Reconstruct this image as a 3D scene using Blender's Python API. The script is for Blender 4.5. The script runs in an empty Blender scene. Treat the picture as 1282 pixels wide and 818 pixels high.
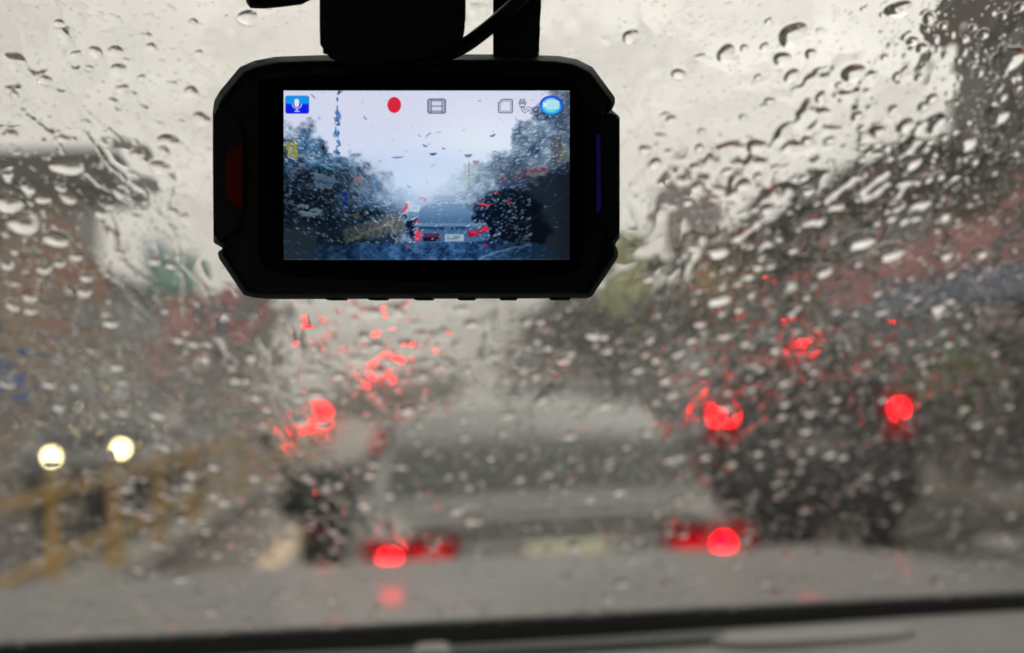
import bpy, bmesh, math, random
import numpy as np
from mathutils import Vector, Matrix, Euler
R = math.radians
random.seed(7)
rng = np.random.default_rng(11)
sc = bpy.context.scene
col = sc.collection

# ------------------------------------------------------------------ camera
EYE = Vector((0, 0, 1.5))
YAW, PITCH, ROLL = 3.5, 2.5, -2.3
cam = bpy.data.cameras.new('camera'); camo = bpy.data.objects.new('camera', cam); col.objects.link(camo)
CM = (Matrix.Rotation(R(-YAW), 4, 'Z') @ Matrix.Rotation(R(90 + PITCH), 4, 'X') @ Matrix.Rotation(R(ROLL), 4, 'Z'))
camo.matrix_world = Matrix.Translation(EYE) @ CM
cam.sensor_width = 36; cam.lens = 36 * 1700 / 1282
cam.clip_start = .01; cam.clip_end = 2000
cam.dof.use_dof = True; cam.dof.focus_distance = .298; cam.dof.aperture_fstop = 11.0
sc.camera = camo

# ------------------------------------------------------------------ world and sun: overcast, raining
w = bpy.data.worlds.new('World'); sc.world = w; w.use_nodes = True
nt = w.node_tree; bg = nt.nodes['Background']
sky = nt.nodes.new('ShaderNodeTexSky'); sky.sky_type = 'NISHITA'; sky.sun_disc = False
sky.sun_elevation = R(52); sky.sun_rotation = R(20); sky.dust_density = 6; sky.air_density = 1.0; sky.ozone_density = 1
bw = nt.nodes.new('ShaderNodeRGBToBW'); nt.links.new(sky.outputs[0], bw.inputs[0])
cl = nt.nodes.new('ShaderNodeMix'); cl.data_type = 'RGBA'; cl.blend_type = 'MIX'; cl.inputs[0].default_value = .62   # cloud deck evens the sky out
nt.links.new(bw.outputs[0], cl.inputs[6]); cl.inputs[7].default_value = (6.6, 6.6, 6.6, 1)
tint = nt.nodes.new('ShaderNodeMix'); tint.data_type = 'RGBA'; tint.blend_type = 'MULTIPLY'; tint.inputs[0].default_value = 1
nt.links.new(cl.outputs[2], tint.inputs[6]); tint.inputs[7].default_value = (1.0, .940, .862, 1)
ctc = nt.nodes.new('ShaderNodeTexCoord'); cmp_ = nt.nodes.new('ShaderNodeMapping'); cmp_.inputs['Scale'].default_value = (5, 5, 12)
cn = nt.nodes.new('ShaderNodeTexNoise'); cn.inputs['Scale'].default_value = 1.6; cn.inputs['Detail'].default_value = 5; cn.inputs['Roughness'].default_value = .6
crp = nt.nodes.new('ShaderNodeValToRGB'); crp.color_ramp.elements[0].position = .3; crp.color_ramp.elements[1].position = .7
crp.color_ramp.elements[0].color = (.74, .73, .72, 1); crp.color_ramp.elements[1].color = (1.12, 1.12, 1.12, 1)
nt.links.new(ctc.outputs['Generated'], cmp_.inputs[0]); nt.links.new(cmp_.outputs[0], cn.inputs[0]); nt.links.new(cn.outputs[0], crp.inputs[0])
cmul = nt.nodes.new('ShaderNodeMix'); cmul.data_type = 'RGBA'; cmul.blend_type = 'MULTIPLY'; cmul.inputs[0].default_value = 1
nt.links.new(tint.outputs[2], cmul.inputs[6]); nt.links.new(crp.outputs[0], cmul.inputs[7])
nt.links.new(cmul.outputs[2], bg.inputs[0]); bg.inputs[1].default_value = .142
sun = bpy.data.lights.new('sun', 'SUN'); sun.energy = .9; sun.angle = R(25); sun.color = (1, .96, .9)
suno = bpy.data.objects.new('sun', sun); col.objects.link(suno)
suno.rotation_euler = (R(38), 0, R(-20))
sc.view_settings.view_transform = 'Standard'; sc.view_settings.look = 'None'
sc.view_settings.exposure = 0; sc.view_settings.gamma = 1
sc.render.engine = 'CYCLES'
cy = sc.cycles
cy.use_denoising = True; cy.sample_clamp_indirect = 8; cy.max_bounces = 14; cy.transmission_bounces = 12
cy.transparent_max_bounces = 16; cy.diffuse_bounces = 3; cy.glossy_bounces = 4; cy.blur_glossy = .5

# ------------------------------------------------------------------ helpers
def ray(px, py):
    d = CM.to_3x3() @ Vector(((px - 641) / 1700, (409 - py) / 1700, -1))
    return d
def at(px, py, Y):
    d = ray(px, py); return EYE + d * (Y / d.y)

def mat(name, color, rough=.6, metal=0, bump=0, bscale=40, var=0, vscale=4, coat=0, spec=.5, stretch=None, var2=None):
    m = bpy.data.materials.new(name); m.use_nodes = True
    n = m.node_tree; p = n.nodes['Principled BSDF']
    p.inputs['Base Color'].default_value = (*color, 1); p.inputs['Roughness'].default_value = rough
    p.inputs['Metallic'].default_value = metal; p.inputs['Coat Weight'].default_value = coat
    p.inputs['Specular IOR Level'].default_value = spec
    tc = n.nodes.new('ShaderNodeTexCoord'); src = tc.outputs['Object']
    if stretch:
        mp = n.nodes.new('ShaderNodeMapping'); mp.inputs['Scale'].default_value = stretch
        n.links.new(src, mp.inputs[0]); src = mp.outputs[0]
    if var:
        t = n.nodes.new('ShaderNodeTexNoise'); t.inputs['Scale'].default_value = vscale; t.inputs['Detail'].default_value = 6
        n.links.new(src, t.inputs[0])
        r = n.nodes.new('ShaderNodeValToRGB'); n.links.new(t.outputs[0], r.inputs[0])
        r.color_ramp.elements[0].position = .35; r.color_ramp.elements[1].position = .65
        c2 = var2 or tuple(c * (1 - var) for c in color)
        r.color_ramp.elements[0].color = (*c2, 1); r.color_ramp.elements[1].color = (*color, 1)
        n.links.new(r.outputs[0], p.inputs['Base Color'])
    if bump:
        t = n.nodes.new('ShaderNodeTexNoise'); t.inputs['Scale'].default_value = bscale; t.inputs['Detail'].default_value = 4
        n.links.new(src, t.inputs[0])
        b = n.nodes.new('ShaderNodeBump'); b.inputs['Strength'].default_value = bump; b.inputs['Distance'].default_value = .01
        n.links.new(t.outputs[0], b.inputs['Height']); n.links.new(b.outputs[0], p.inputs['Normal'])
    return m
def emis(name, color, s):
    m = bpy.data.materials.new(name); m.use_nodes = True; n = m.node_tree
    p = n.nodes['Principled BSDF']; p.inputs['Base Color'].default_value = (color[0]*.4, color[1]*.4, color[2]*.4, 1)
    p.inputs['Emission Color'].default_value = (*color, 1); p.inputs['Emission Strength'].default_value = s
    p.inputs['Roughness'].default_value = .3; p.inputs['Specular IOR Level'].default_value = 0
    return m

class MB:
    def __init__(s): s.v = []; s.f = []
    def add(s, vs, fs):
        o = len(s.v); s.v += [tuple(v) for v in vs]; s.f += [tuple(i + o for i in f) for f in fs]; return s
    def box(s, x0, x1, y0, y1, z0, z1, bev=0):
        if bev:
            b = min(bev, (x1-x0)*.45, (y1-y0)*.45, (z1-z0)*.45)
            bm = bmesh.new(); bmesh.ops.create_cube(bm, size=1)
            for v in bm.verts: v.co = Vector(((x0+x1)/2 + v.co.x*(x1-x0), (y0+y1)/2 + v.co.y*(y1-y0), (z0+z1)/2 + v.co.z*(z1-z0)))
            bmesh.ops.bevel(bm, geom=bm.edges[:], offset=b, segments=2, affect='EDGES', profile=.6)
            bm.verts.index_update()
            s.add([v.co[:] for v in bm.verts], [[v.index for v in f.verts] for f in bm.faces]); bm.free(); return s
        return s.add([(x, y, z) for z in (z0, z1) for y in (y0, y1) for x in (x0, x1)],
                     [(0,2,3,1),(4,5,7,6),(0,1,5,4),(2,6,7,3),(0,4,6,2),(1,3,7,5)])
    def tube(s, pts, r, n=12, cap=True):
        pts = [Vector(p) for p in pts]; rs = r if isinstance(r, (list, tuple)) else [r]*len(pts)
        vs = []; up = None
        for i, p in enumerate(pts):
            t = (pts[min(i+1, len(pts)-1)] - pts[max(i-1, 0)]).normalized()
            if up is None: up = Vector((0,0,1)) if abs(t.z) < .9 else Vector((1,0,0))
            a = t.cross(up).normalized(); b = a.cross(t).normalized(); up = b
            for k in range(n):
                q = 2*math.pi*k/n; vs.append(p + (a*math.cos(q) + b*math.sin(q))*rs[i])
        fs = [(i*n+k, i*n+(k+1)%n, (i+1)*n+(k+1)%n, (i+1)*n+k) for i in range(len(pts)-1) for k in range(n)]
        if cap: fs += [tuple(range(n))[::-1], tuple((len(pts)-1)*n+k for k in range(n))]
        return s.add(vs, fs)
    def prism(s, poly, fn, d0, d1):
        """poly: 2D outline, fn(a,b,d) -> 3D"""
        n = len(poly); vs = [fn(a, b, d0) for a, b in poly] + [fn(a, b, d1) for a, b in poly]
        return s.add(vs, [tuple(range(n))[::-1], tuple(range(n, 2*n))] + [(i, (i+1)%n, n+(i+1)%n, n+i) for i in range(n)])
    def loft(s, secs, cap=True):
        n = len(secs[0]); vs = [p for q in secs for p in q]
        fs = [(i*n+k, (i+1)*n+k, (i+1)*n+(k+1)%n, i*n+(k+1)%n) for i in range(len(secs)-1) for k in range(n)]
        if cap: fs += [tuple(range(n)), tuple((len(secs)-1)*n+k for k in range(n))[::-1]]
        return s.add(vs, fs)
    def build(s, name, m, parent=None, smooth=False, bevel=0):
        me = bpy.data.meshes.new(name); me.from_pydata(s.v, [], s.f); me.update()
        bm = bmesh.new(); bm.from_mesh(me)
        bmesh.ops.recalc_face_normals(bm, faces=bm.faces[:])
        if bevel: bmesh.ops.bevel(bm, geom=bm.edges[:], offset=bevel, segments=2, affect='EDGES', clamp_overlap=True)
        bm.to_mesh(me); bm.free()
        me.materials.append(m)
        if smooth:
            me.polygons.foreach_set('use_smooth', [True]*len(me.polygons)); me.update()
            try: me.set_sharp_from_angle(angle=R(38))
            except Exception: pass
        o = bpy.data.objects.new(name, me); col.objects.link(o)
        if parent: o.parent = parent
        return o
def tag(o, label=None, cat=None, group=None, kind=None):
    if label: o['label'] = label
    if cat: o['category'] = cat
    if group: o['group'] = group
    if kind: o['kind'] = kind
    return o
def empty(name, loc=(0,0,0), rz=0, label=None, cat=None, group=None):
    o = bpy.data.objects.new(name, None); col.objects.link(o); o.location = loc; o.rotation_euler = (0, 0, rz)
    return tag(o, label, cat, group)
def copy_tree(o, parent=None):
    c = o.copy(); col.objects.link(c); c.parent = parent
    for ch in list(o.children): copy_tree(ch, c)
    return c

# ------------------------------------------------------------------ materials
M = {}
M['asphalt'] = mat('wet_asphalt', (.06,.058,.055), .2, bump=.5, bscale=8, var=.45, vscale=.7)
M['pave'] = mat('wet_paving', (.30,.27,.235), .3, bump=.4, bscale=5, var=.35, vscale=1.2)
M['kerb'] = mat('kerb_concrete', (.25,.24,.22), .6, bump=.3, var=.3)
M['ground'] = mat('ground_soil', (.12,.11,.09), .7, var=.3, bump=.4)
M['yellow_paint'] = mat('yellow_road_paint', (.80,.60,.32), .35, var=.35, vscale=6)
M['yellow_rail'] = mat('yellow_rail_paint', (.60,.36,.06), .4, var=.35, vscale=9, bump=.1)
M['black'] = mat('black_plastic', (.004,.0045,.005), .42, bump=.05, bscale=300)
M['screen_bezel'] = mat('glossy_black_bezel', (.002,.002,.0025), .12)
M['black_teal_sheen'] = mat('black_plastic_teal_sheen', (.002,.022,.020), .5, spec=.12, bump=.04, bscale=400)  # black body, the teal reflection on its edges put into the base colour
M['rubber'] = mat('black_rubber', (.012,.012,.012), .7, bump=.2)
M['cable'] = mat('cable_sheath', (.003,.003,.0035), .4)
M['dash'] = mat('dash_vinyl', (.20,.198,.19), .62, bump=.35, bscale=500, var=.15, vscale=20)
M['dash_dark'] = mat('dash_dark_vinyl', (.03,.03,.03), .6, bump=.3, bscale=500)
M['frit'] = mat('windshield_frit', (.004,.004,.004), .6, bump=.1, bscale=300)
M['liner'] = mat('headliner_fabric', (.09,.085,.08), .9, bump=.4, bscale=400)
M['hood'] = mat('silver_wet_hood', (.17,.167,.163), .4, metal=.25, bump=1.0, bscale=130, coat=.12, var=.1, vscale=30)
M['silver'] = mat('silver_green_car_paint', (.25,.255,.24), .35, metal=.1, bump=.2, bscale=60, coat=.4, var=.1)
M['darkpaint'] = mat('black_car_paint', (.007,.0062,.006), .32, bump=.2, bscale=50, coat=.15)
M['white'] = mat('white_car_paint', (.62,.61,.58), .35, bump=.1, bscale=60, coat=.3, var=.1)
M['greypaint'] = mat('grey_car_paint', (.2,.2,.2), .3, metal=.2, bump=.1, coat=.3, var=.1)
M['carglass'] = mat('tinted_car_glass', (.02,.024,.022), .1, bump=.3, bscale=40, spec=.6)
M['sedanglass'] = mat('green_grey_car_glass', (.045,.052,.045), .25, bump=.3, bscale=40, spec=.8)
M['tyre'] = mat('tyre_rubber', (.015,.015,.015), .7, bump=.3)
M['alloy'] = mat('alloy_rim', (.35,.35,.36), .3, metal=.8, var=.1)
M['chrome'] = mat('chrome_trim', (.55,.55,.55), .2, metal=.9, var=.05)
M['plate'] = mat('cream_plate', (.86,.81,.58), .4, var=.15, vscale=30)
M['plate_trim'] = mat('plate_recess', (.3,.305,.28), .4, var=.1)
M['tail_dim'] = emis('tail_lamp_lens', (.5,.004,.012), .12)
M['tail_mid'] = emis('tail_lamp_glow', (1,.001,.012), .45)
M['tail_lit'] = emis('lit_tail_lamp', (1,.0002,.006), 13)
M['signal_red'] = emis('lit_red_signal', (1,.0002,.006), 9)
M['head_lit'] = emis('lit_headlamp', (1,.80,.38), 13)
M['bark'] = mat('bark', (.07,.055,.04), .8, bump=.6, bscale=12, var=.4)
M['leaf_dark'] = mat('leaf_dark', (.05,.065,.04), .55, var=.5, vscale=1.5)
M['leaf_yellow'] = mat('leaf_yellow_green', (.24,.27,.05), .55, var=.5, vscale=1.5)
M['steel'] = mat('galvanised_steel', (.2,.2,.2), .5, metal=.5, var=.2, bump=.1)
M['shopglass'] = mat('shop_glass', (.02,.022,.024), .12, var=.3)
M['frame_dark'] = mat('window_frame_dark', (.06,.06,.06), .5, var=.1)
def wallm(n, c): return mat('wall_' + n, c, .75, bump=.3, bscale=6, var=.4, vscale=.8, stretch=(1, 1, .4))

# ------------------------------------------------------------------ setting
def sheet(name, x0, x1, y0, y1, z, m, nx=1, ny=1):
    b = MB(); vs = [(x0+(x1-x0)*i/nx, y0+(y1-y0)*j/ny, z) for j in range(ny+1) for i in range(nx+1)]
    b.add(vs, [(j*(nx+1)+i, j*(nx+1)+i+1, (j+1)*(nx+1)+i+1, (j+1)*(nx+1)+i) for j in range(ny) for i in range(nx)])
    o = b.build(name, m); tag(o, kind='structure'); return o
sheet('ground', -400, 400, -100, 900, -.02, M['ground'])
sheet('road', -9.0, 5.6, -60, 700, 0, M['asphalt'])
b = MB().box(5.6, 7.3, -60, 700, -.01, .13); tag(b.build('pavement', M['pave']), kind='structure')
b = MB().box(-11.0, -9.0, -60, 700, -.01, .13); tag(b.build('pavement', M['pave']), kind='structure')
b = MB().box(-3.0, -2.5, -60, 400, -.01, .12, 0); tag(b.build('kerb', M['kerb']), kind='structure')
b = MB().box(-1.60, -1.36, 2.5, 400, .004, .008); tag(b.build('road_marking', M['yellow_paint']), kind='structure')
b = MB()
for k in range(60): b.box(2.0, 2.14, 3 + k*6, 6 + k*6, .004, .008)
tag(b.build('lane_dashes', mat('white_road_paint', (.6,.58,.53), .4, var=.4, vscale=5)), kind='structure')

# median railing: one thing per fence panel run
rail = empty('median_railing', (-2.75, 0, .12), 0, 'ochre yellow steel railing along the median left of the lane', 'railing')
def rposts():
    y = 6.2
    while y < 95:
        yield y; y += 1.9
proto = None
for y in rposts():
    if proto is None:
        b = MB().box(-.033, .033, -.033, .033, .02, .80, .01)
        b.box(-.08, .08, -.08, .08, 0, .12, .012); b.box(-.05, .05, -.05, .05, .80, .84, .01)
        proto = b.build('post', M['yellow_rail'], rail); proto.location = (0, y, 0)
    else:
        c = proto.copy(); col.objects.link(c); c.parent = rail; c.location = (0, y, 0)
for z in (.74, .26):
    MB().box(-.03, .03, 4.0, 95, z - .026, z + .024, .008).build('rail', M['yellow_rail'], rail)

# ------------------------------------------------------------------ vehicles
def sect(y, hw, z0, z1, n=20, e=.42):
    zc, hz = (z0+z1)/2, (z1-z0)/2; out = []
    for k in range(n):
        t = 2*math.pi*(k+.5)/n; c, s_ = math.cos(t), math.sin(t)
        out.append((hw*math.copysign(abs(c)**e, c), y, zc + hz*math.copysign(abs(s_)**e, s_)))
    return out
def cabsec(y, hb, ht, zb, zt):
    if zt < zb + .04: zt = zb + .04
    h = zt - zb; r = min(.15, h*.38)
    half = [(hb, zb), (hb - (hb-ht)*.5, zb + h*.5), (ht + .03, zt - r), (ht - r*.5, zt - r*.25), (ht - r*2, zt), (ht*.4, zt + .012)]
    return [(x, y, z) for x, z in half] + [(-x, y, z) for x, z in reversed(half)]
def vehicle(name, label, cat, spec, paint, glass, loc, rz=0, group=None, lit=True, detail=True):
    """local: rear bumper at y=0, nose at y=L"""
    t = empty(name, loc, rz, label, cat, group)
    S = spec
    MB().loft([sect(*q) for q in S['body']]).build('body', paint, t, smooth=True)
    MB().loft([cabsec(*q) for q in S['cab']]).build('cabin', paint, t, smooth=True)
    cb = S['cab']
    def lerp(y):
        for a, c in zip(cb, cb[1:]):
            if a[0] <= y <= c[0]:
                f = (y-a[0])/max(1e-6, c[0]-a[0]); return [a[i] + (c[i]-a[i])*f for i in range(5)]
        return list(cb[-1])
    def endwin(nm, ya, yb, f0, f1, sgn):
        # glass lying 4 mm proud of the sloping end of the cabin
        vs = []; N = 8
        for j in range(N+1):
            y = ya + (yb-ya)*(f0 + (f1-f0)*j/N); q = lerp(y); z = q[4] + .012
            hwid = q[2] - .06 + (q[1]-q[2])*.75*(1 - max(0, min(1, (z - q[3])/(S['roofz'] - q[3]))))
            for i in range(9):
                u = -1 + i/4; vs.append((u*hwid, y - sgn*.012, z + .008 - .02*u*u))
        return MB().add(vs, [(j*9+i, j*9+i+1, (j+1)*9+i+1, (j+1)*9+i) for j in range(N) for i in range(8)]).build(nm, glass, t, smooth=True)
    ra, rb = S['rearwin']; endwin('rear_window', ra, rb, .06, .90, 1)
    fa, fb = S['frontwin']; endwin('front_window', fb, fa, .08, .92, -1)
    for sx in (-1, 1):
        vs = []
        y0, y1 = S['sidewin']
        for j in range(9):
            y = y0 + (y1-y0)*j/8; q = lerp(y); h = q[4]-q[3]
            for f in (.16, .5, .80):
                xx = q[1] - (q[1]-q[2])*f*.95 if f <= .5 else q[1] - (q[1]-q[2])*.5*.95 - (q[1]-q[2]-.03)*.5*(f-.5)/.34
                vs.append((sx*(xx + .012), y, q[3] + h*f))
        MB().add(vs, [(j*3+i, j*3+i+1, (j+1)*3+i+1, (j+1)*3+i) for j in range(8) for i in range(2)]).build('side_window', glass, t, smooth=True)
        if detail:
            my = S['mirror']; mb = MB().box(sx*.86 - .09, sx*.86 + .09, my, my+.12, S['belt'], S['belt']+.13, .03)
            mb.build('side_mirror', paint, t, smooth=True)
    # wheels
    wr = S['wr']
    for wy in S['wheels']:
        for sx in (-1, 1):
            x = sx*(S['hw'] - .10)
            ty = MB().tube([(x - .10, 0, 0), (x - .09, 0, 0), (x + .09, 0, 0), (x + .10, 0, 0)], [wr*.9, wr, wr, wr*.9], 24)
            w_ = ty.build('wheel', M['tyre'], t, smooth=True); w_.location = (0, wy, wr)
            MB().tube([(x + sx*.095, 0, 0), (x + sx*.108, 0, 0)], [wr*.62, wr*.55], 16).build('rim', M['alloy'], w_, smooth=True)
    return t
SEDAN = dict(hw=.86, body=[(0,.72,.48,.88), (.05,.79,.36,.97), (.35,.85,.24,1.02), (1.1,.86,.22,1.01), (3.0,.86,.22,.97), (3.9,.84,.24,.88), (4.4,.76,.3,.76), (4.52,.6,.38,.66)],
    cab=[(.35,.76,.70,.95,.99), (.62,.78,.69,.95,1.24), (.9,.78,.62,.95,1.38), (1.15,.78,.59,.95,1.43), (2.3,.78,.58,.95,1.44), (2.75,.78,.60,.95,1.36), (3.25,.75,.62,.93,1.12), (3.5,.72,.62,.90,.96)],
    roofz=1.43, rearwin=(.36,1.08), frontwin=(2.5,3.45), sidewin=(1.15,2.85), mirror=2.95, belt=.95, wr=.32, wheels=(.95,3.6))
SUV = dict(hw=.92, body=[(0,.82,.30,1.10), (.06,.89,.24,1.18), (.5,.92,.22,1.2), (1.2,.93,.24,1.2), (3.4,.92,.32,1.16), (4.2,.90,.34,1.08), (4.6,.82,.4,.95), (4.7,.7,.5,.8)],
    cab=[(.03,.80,.66,1.10,1.20), (.10,.82,.70,1.10,1.60), (.26,.83,.70,1.10,1.83), (.6,.83,.70,1.10,1.88), (2.3,.83,.69,1.10,1.86), (2.9,.82,.69,1.10,1.75), (3.5,.80,.68,1.08,1.30), (3.7,.78,.68,1.05,1.15)],
    roofz=1.86, rearwin=(.05,.25), frontwin=(2.6,3.6), sidewin=(.5,3.1), mirror=3.1, belt=1.15, wr=.38, wheels=(.95,3.75))
VAN = dict(hw=.86, body=[(0,.80,.45,1.0), (.05,.85,.32,1.05), (.6,.87,.28,1.05), (3.2,.87,.28,1.02), (3.9,.85,.3,.95), (4.25,.76,.38,.82), (4.3,.6,.45,.7)],
    cab=[(.02,.78,.70,.95,1.1), (.07,.80,.72,.95,1.5), (.18,.82,.72,.95,1.74), (.5,.82,.72,.95,1.80), (2.6,.82,.72,.95,1.79), (3.1,.81,.71,.95,1.62), (3.7,.78,.68,.93,1.15), (3.9,.75,.66,.9,1.0)],
    roofz=1.78, rearwin=(.03,.17), frontwin=(2.9,3.85), sidewin=(.4,3.0), mirror=3.15, belt=1.02, wr=.31, wheels=(.8,3.4))

def lamp_box(t, name, m, x0, x1, y0, y1, z0, z1):
    return MB().box(min(x0,x1), max(x0,x1), y0, y1, z0, z1, .02).build(name, m, t, smooth=True)
def local(t, px, py, yoff=0):
    Y = t.location.y + yoff; p = at(px, py, Y); return p.x - t.location.x, p.z

# silver sedan straight ahead
SX = .50
sed = vehicle('sedan', 'silver grey sedan stopped straight ahead of the bonnet with its tail lamps lit', 'car', SEDAN, M['silver'], M['sedanglass'], (SX, 5.5, 0), R(4))
for s_, (px, py) in ((-1, (487, 698)), (1, (905, 681))):
    x, z = local(sed, px, py)
    tl = lamp_box(sed, 'tail_lamp', M['tail_dim'], s_*.42, s_*.80, -.05, .10, z-.055, z+.075)
    MB().tube([(x, -.075, z), (x, -.05, z)], [.032, .037], 16).build('lit_bulb', M['tail_lit'], tl, smooth=True)
    MB().box(min(s_*.46, s_*.60), max(s_*.46, s_*.60), -.056, -.045, z-.02, z+.03, .006).build('reflector', M['tail_mid'], tl)
MB().box(-.64, .64, -.012, .10, 1.005, 1.035, .012).build('boot_spoiler', M['silver'], sed, smooth=True)
MB().box(-.60, .60, -.03, .03, .93, .955, .008).build('boot_seam', M['plate_trim'], sed)
MB().box(-.78, .78, -.10, .12, .40, .64, .04).build('rear_bumper', M['silver'], sed, smooth=True)
nr = MB().box(-.30, .30, -.035, .02, .765, .90, .01).build('plate_recess', M['plate_trim'], sed)
x, z = local(sed, 710, 693); MB().box(x-.17, x+.17, -.052, -.038, z-.05, z+.05, .006).build('number_plate', M['plate'], sed)
MB().box(x-.03, x+.03, -.05, -.03, z+.10, z+.15, .01).build('badge', M['chrome'], sed)
MB().box(-.72, .72, 1.16, 1.2, 1.452, 1.475, .01)
MB().tube([(-.5, -.02, .3), (-.5, .3, .3)], .03).build('exhaust_pipe', M['steel'], sed, smooth=True)

# dark SUV in the right lane
suv = vehicle('suv', 'black tall SUV in the right lane with two bright red tail lamps', 'car', SUV, M['darkpaint'], M['carglass'], (3.25, 11.4, 0))
for s_, (px, py) in ((-1, (903, 520)), (1, (1122, 512))):
    x, z = local(suv, px, py)
    tl = lamp_box(suv, 'tail_lamp', M['tail_dim'], x-.13, x+.13, -.06, .12, z-.25, z+.16)
    hw = .10 if s_ < 0 else .05
    MB().box(x-hw, x+hw, -.09, -.055, z-.055, z+.055, .02).build('lit_bulb', M['tail_lit'], tl, smooth=True)
x, z = local(suv, 1005, 436); MB().box(x-.09, x+.09, -.04, .05, z-.02, z+.02, .01).build('brake_lamp', M['tail_lit'], suv)
MB().box(-.86, .86, -.12, .10, .42, .66, .04).build('rear_bumper', M['darkpaint'], suv, smooth=True)
MB().box(-.26, .26, -.05, -.03, .84, .97, .006).build('number_plate', mat('grimy_plate', (.2,.19,.17), .5, var=.3, vscale=20), suv)

# white van ahead of the sedan
van = vehicle('van', 'pale van queueing in front of the silver sedan beside the railing', 'van', VAN, M['white'], mat('misted_van_glass', (.2,.21,.19), .3, bump=.2), (-.35, 14.0, 0))
for s_, (px, py) in ((-1, (400, 522)), (1, (560, 518))):
    x, z = local(van, px, py)
    tl = lamp_box(van, 'tail_lamp', M['tail_dim'], x-.07, x+.07, -.05, .1, z-.24, z+.14)
    MB().box(x-.07, x+.07, -.075, -.05, z-.10, z+.10, .02).build('lit_bulb', M['tail_lit'], tl)
x, z = local(van, 480, 458); MB().box(x-.10, x+.10, -.03, .03, z-.06, z+.06, .01).build('brake_lamp', M['tail_lit'], van)
MB().box(-.78, .78, -.08, .1, .38, .58, .03).build('rear_bumper', M['greypaint'], van, smooth=True)

# motorcycle squeezing past the sedan
mc = empty('motorcycle', (-.62, 7.3, 0), 0, 'dark motorcycle squeezed between the silver sedan and the yellow railing', 'motorcycle')
for wy in (.05, 1.3):
    wv = MB()
    for k in range(24):
        a0, a1 = 2*math.pi*k/24, 2*math.pi*(k+1)/24
        wv.tube([(0, .27*math.cos(a0), .27*math.sin(a0)), (0, .27*math.cos(a1), .27*math.sin(a1))], .05, 8, False)
    wo = wv.build('wheel', M['tyre'], mc, smooth=True); wo.location = (0, wy, .32)
    MB().tube([(-.05,0,0), (.05,0,0)], .06, 12).build('hub', M['alloy'], wo, smooth=True)
    sp = MB()
    for k in range(5):
        a0 = 2*math.pi*k/5; sp.tube([(0,0,0), (0,.24*math.cos(a0),.24*math.sin(a0))], .012, 6)
    sp.build('spokes', M['alloy'], wo)
MB().loft([sect(-.15,.07,.62,.78,12), sect(.1,.12,.55,.84,12), sect(.5,.14,.45,.82,12), sect(.8,.17,.5,.98,12), sect(1.1,.09,.6,.98,12)]).build('body', M['darkpaint'], mc, smooth=True)
MB().loft([sect(-.12,.10,.83,.88,12), sect(.1,.14,.83,.92,12), sect(.6,.13,.80,.90,12)]).build('seat', M['rubber'], mc, smooth=True)
MB().box(-.18, .18, -.32, .0, .86, 1.12, .05).build('luggage_box', M['black'], mc, smooth=True)
MB().tube([(-.36,.95,1.08), (-.2,1.05,1.05), (.2,1.05,1.05), (.36,.95,1.08)], .018).build('handlebar', M['rubber'], mc, smooth=True)
for s_ in (-1, 1):
    MB().tube([(s_*.3,1.0,1.07), (s_*.36,1.02,1.2)], .01).build('mirror_stem', M['rubber'], mc)
    MB().box(s_*.37-.08, s_*.37+.08, 1.0, 1.03, 1.19, 1.29, .02).build('mirror', M['black'], mc, smooth=True)
MB().tube([(0,1.3,.32), (0,1.05,1.0)], .03).build('fork', M['steel'], mc)
MB().box(-.07, .07, -.2, .5, .22, .55, .04).build('engine', M['steel'], mc, smooth=True)
MB().box(-.06, .06, -.36, -.31, .78, .84, .015).build('tail_lamp', mat('dark_red_lens', (.12,.01,.01), .3), mc)

# farther queue
def far_car(name, label, spec, paint, Y, px_l, px_r, py, cat='car', high=None):
    xl, zl = at(px_l, py, Y).x, at(px_l, py, Y).z; xr = at(px_r, py, Y).x
    v = vehicle(name, label, cat, spec, paint, M['carglass'], ((xl+xr)/2, Y, 0), detail=False)
    for x in (xl, xr):
        xx = x - v.location.x
        tl = lamp_box(v, 'tail_lamp', M['tail_dim'], xx-.08, xx+.08, -.06, .1, zl-.12, zl+.12)
        MB().box(xx-.07, xx+.07, -.085, -.055, zl-.07, zl+.07, .01).build('lit_bulb', M['tail_mid'] if Y > 30 else M['tail_lit'], tl)
    return v
far_car('hatchback', 'small car farther up the lane glimpsed over the silver sedan roof', VAN, M['greypaint'], 34, 640, 705, 512)

# oncoming cars beyond the railing
def oncoming(name, label, spec, paint, Y, X, lights, cat='car', y2=None):
    v = vehicle(name, label, cat, spec, paint, M['carglass'], (X, Y + (4.6 if spec is SUV else 4.4), 0), math.pi)
    L = v.location.y - Y
    for px, py in lights:
        p = at(px, py, Y); lx, lz = -(p.x - X), p.z
        hl = lamp_box(v, 'headlamp', M['chrome'], lx-.13, lx+.13, L-.35, L+.02, lz-.09, lz+.09)
        MB().tube([(lx, L+.01, lz), (lx, L+.05, lz)], [.075, .07], 12).build('lit_bulb', M['head_lit'], hl, smooth=True)
    MB().box(-.5, .5, L-.15, L+.03, .42, .62, .03).build('grille', M['dash_dark'], v)
    return v
oncoming('sedan', 'dark oncoming car with both headlamps lit behind the yellow railing', SEDAN, M['darkpaint'], 17.5, -4.35, [(65, 572), (152, 562)])
oncoming('pickup_van', 'pale oncoming van behind the dark oncoming car', VAN, M['greypaint'], 23.5, -6.3, [(94, 541)], 'van')

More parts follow.
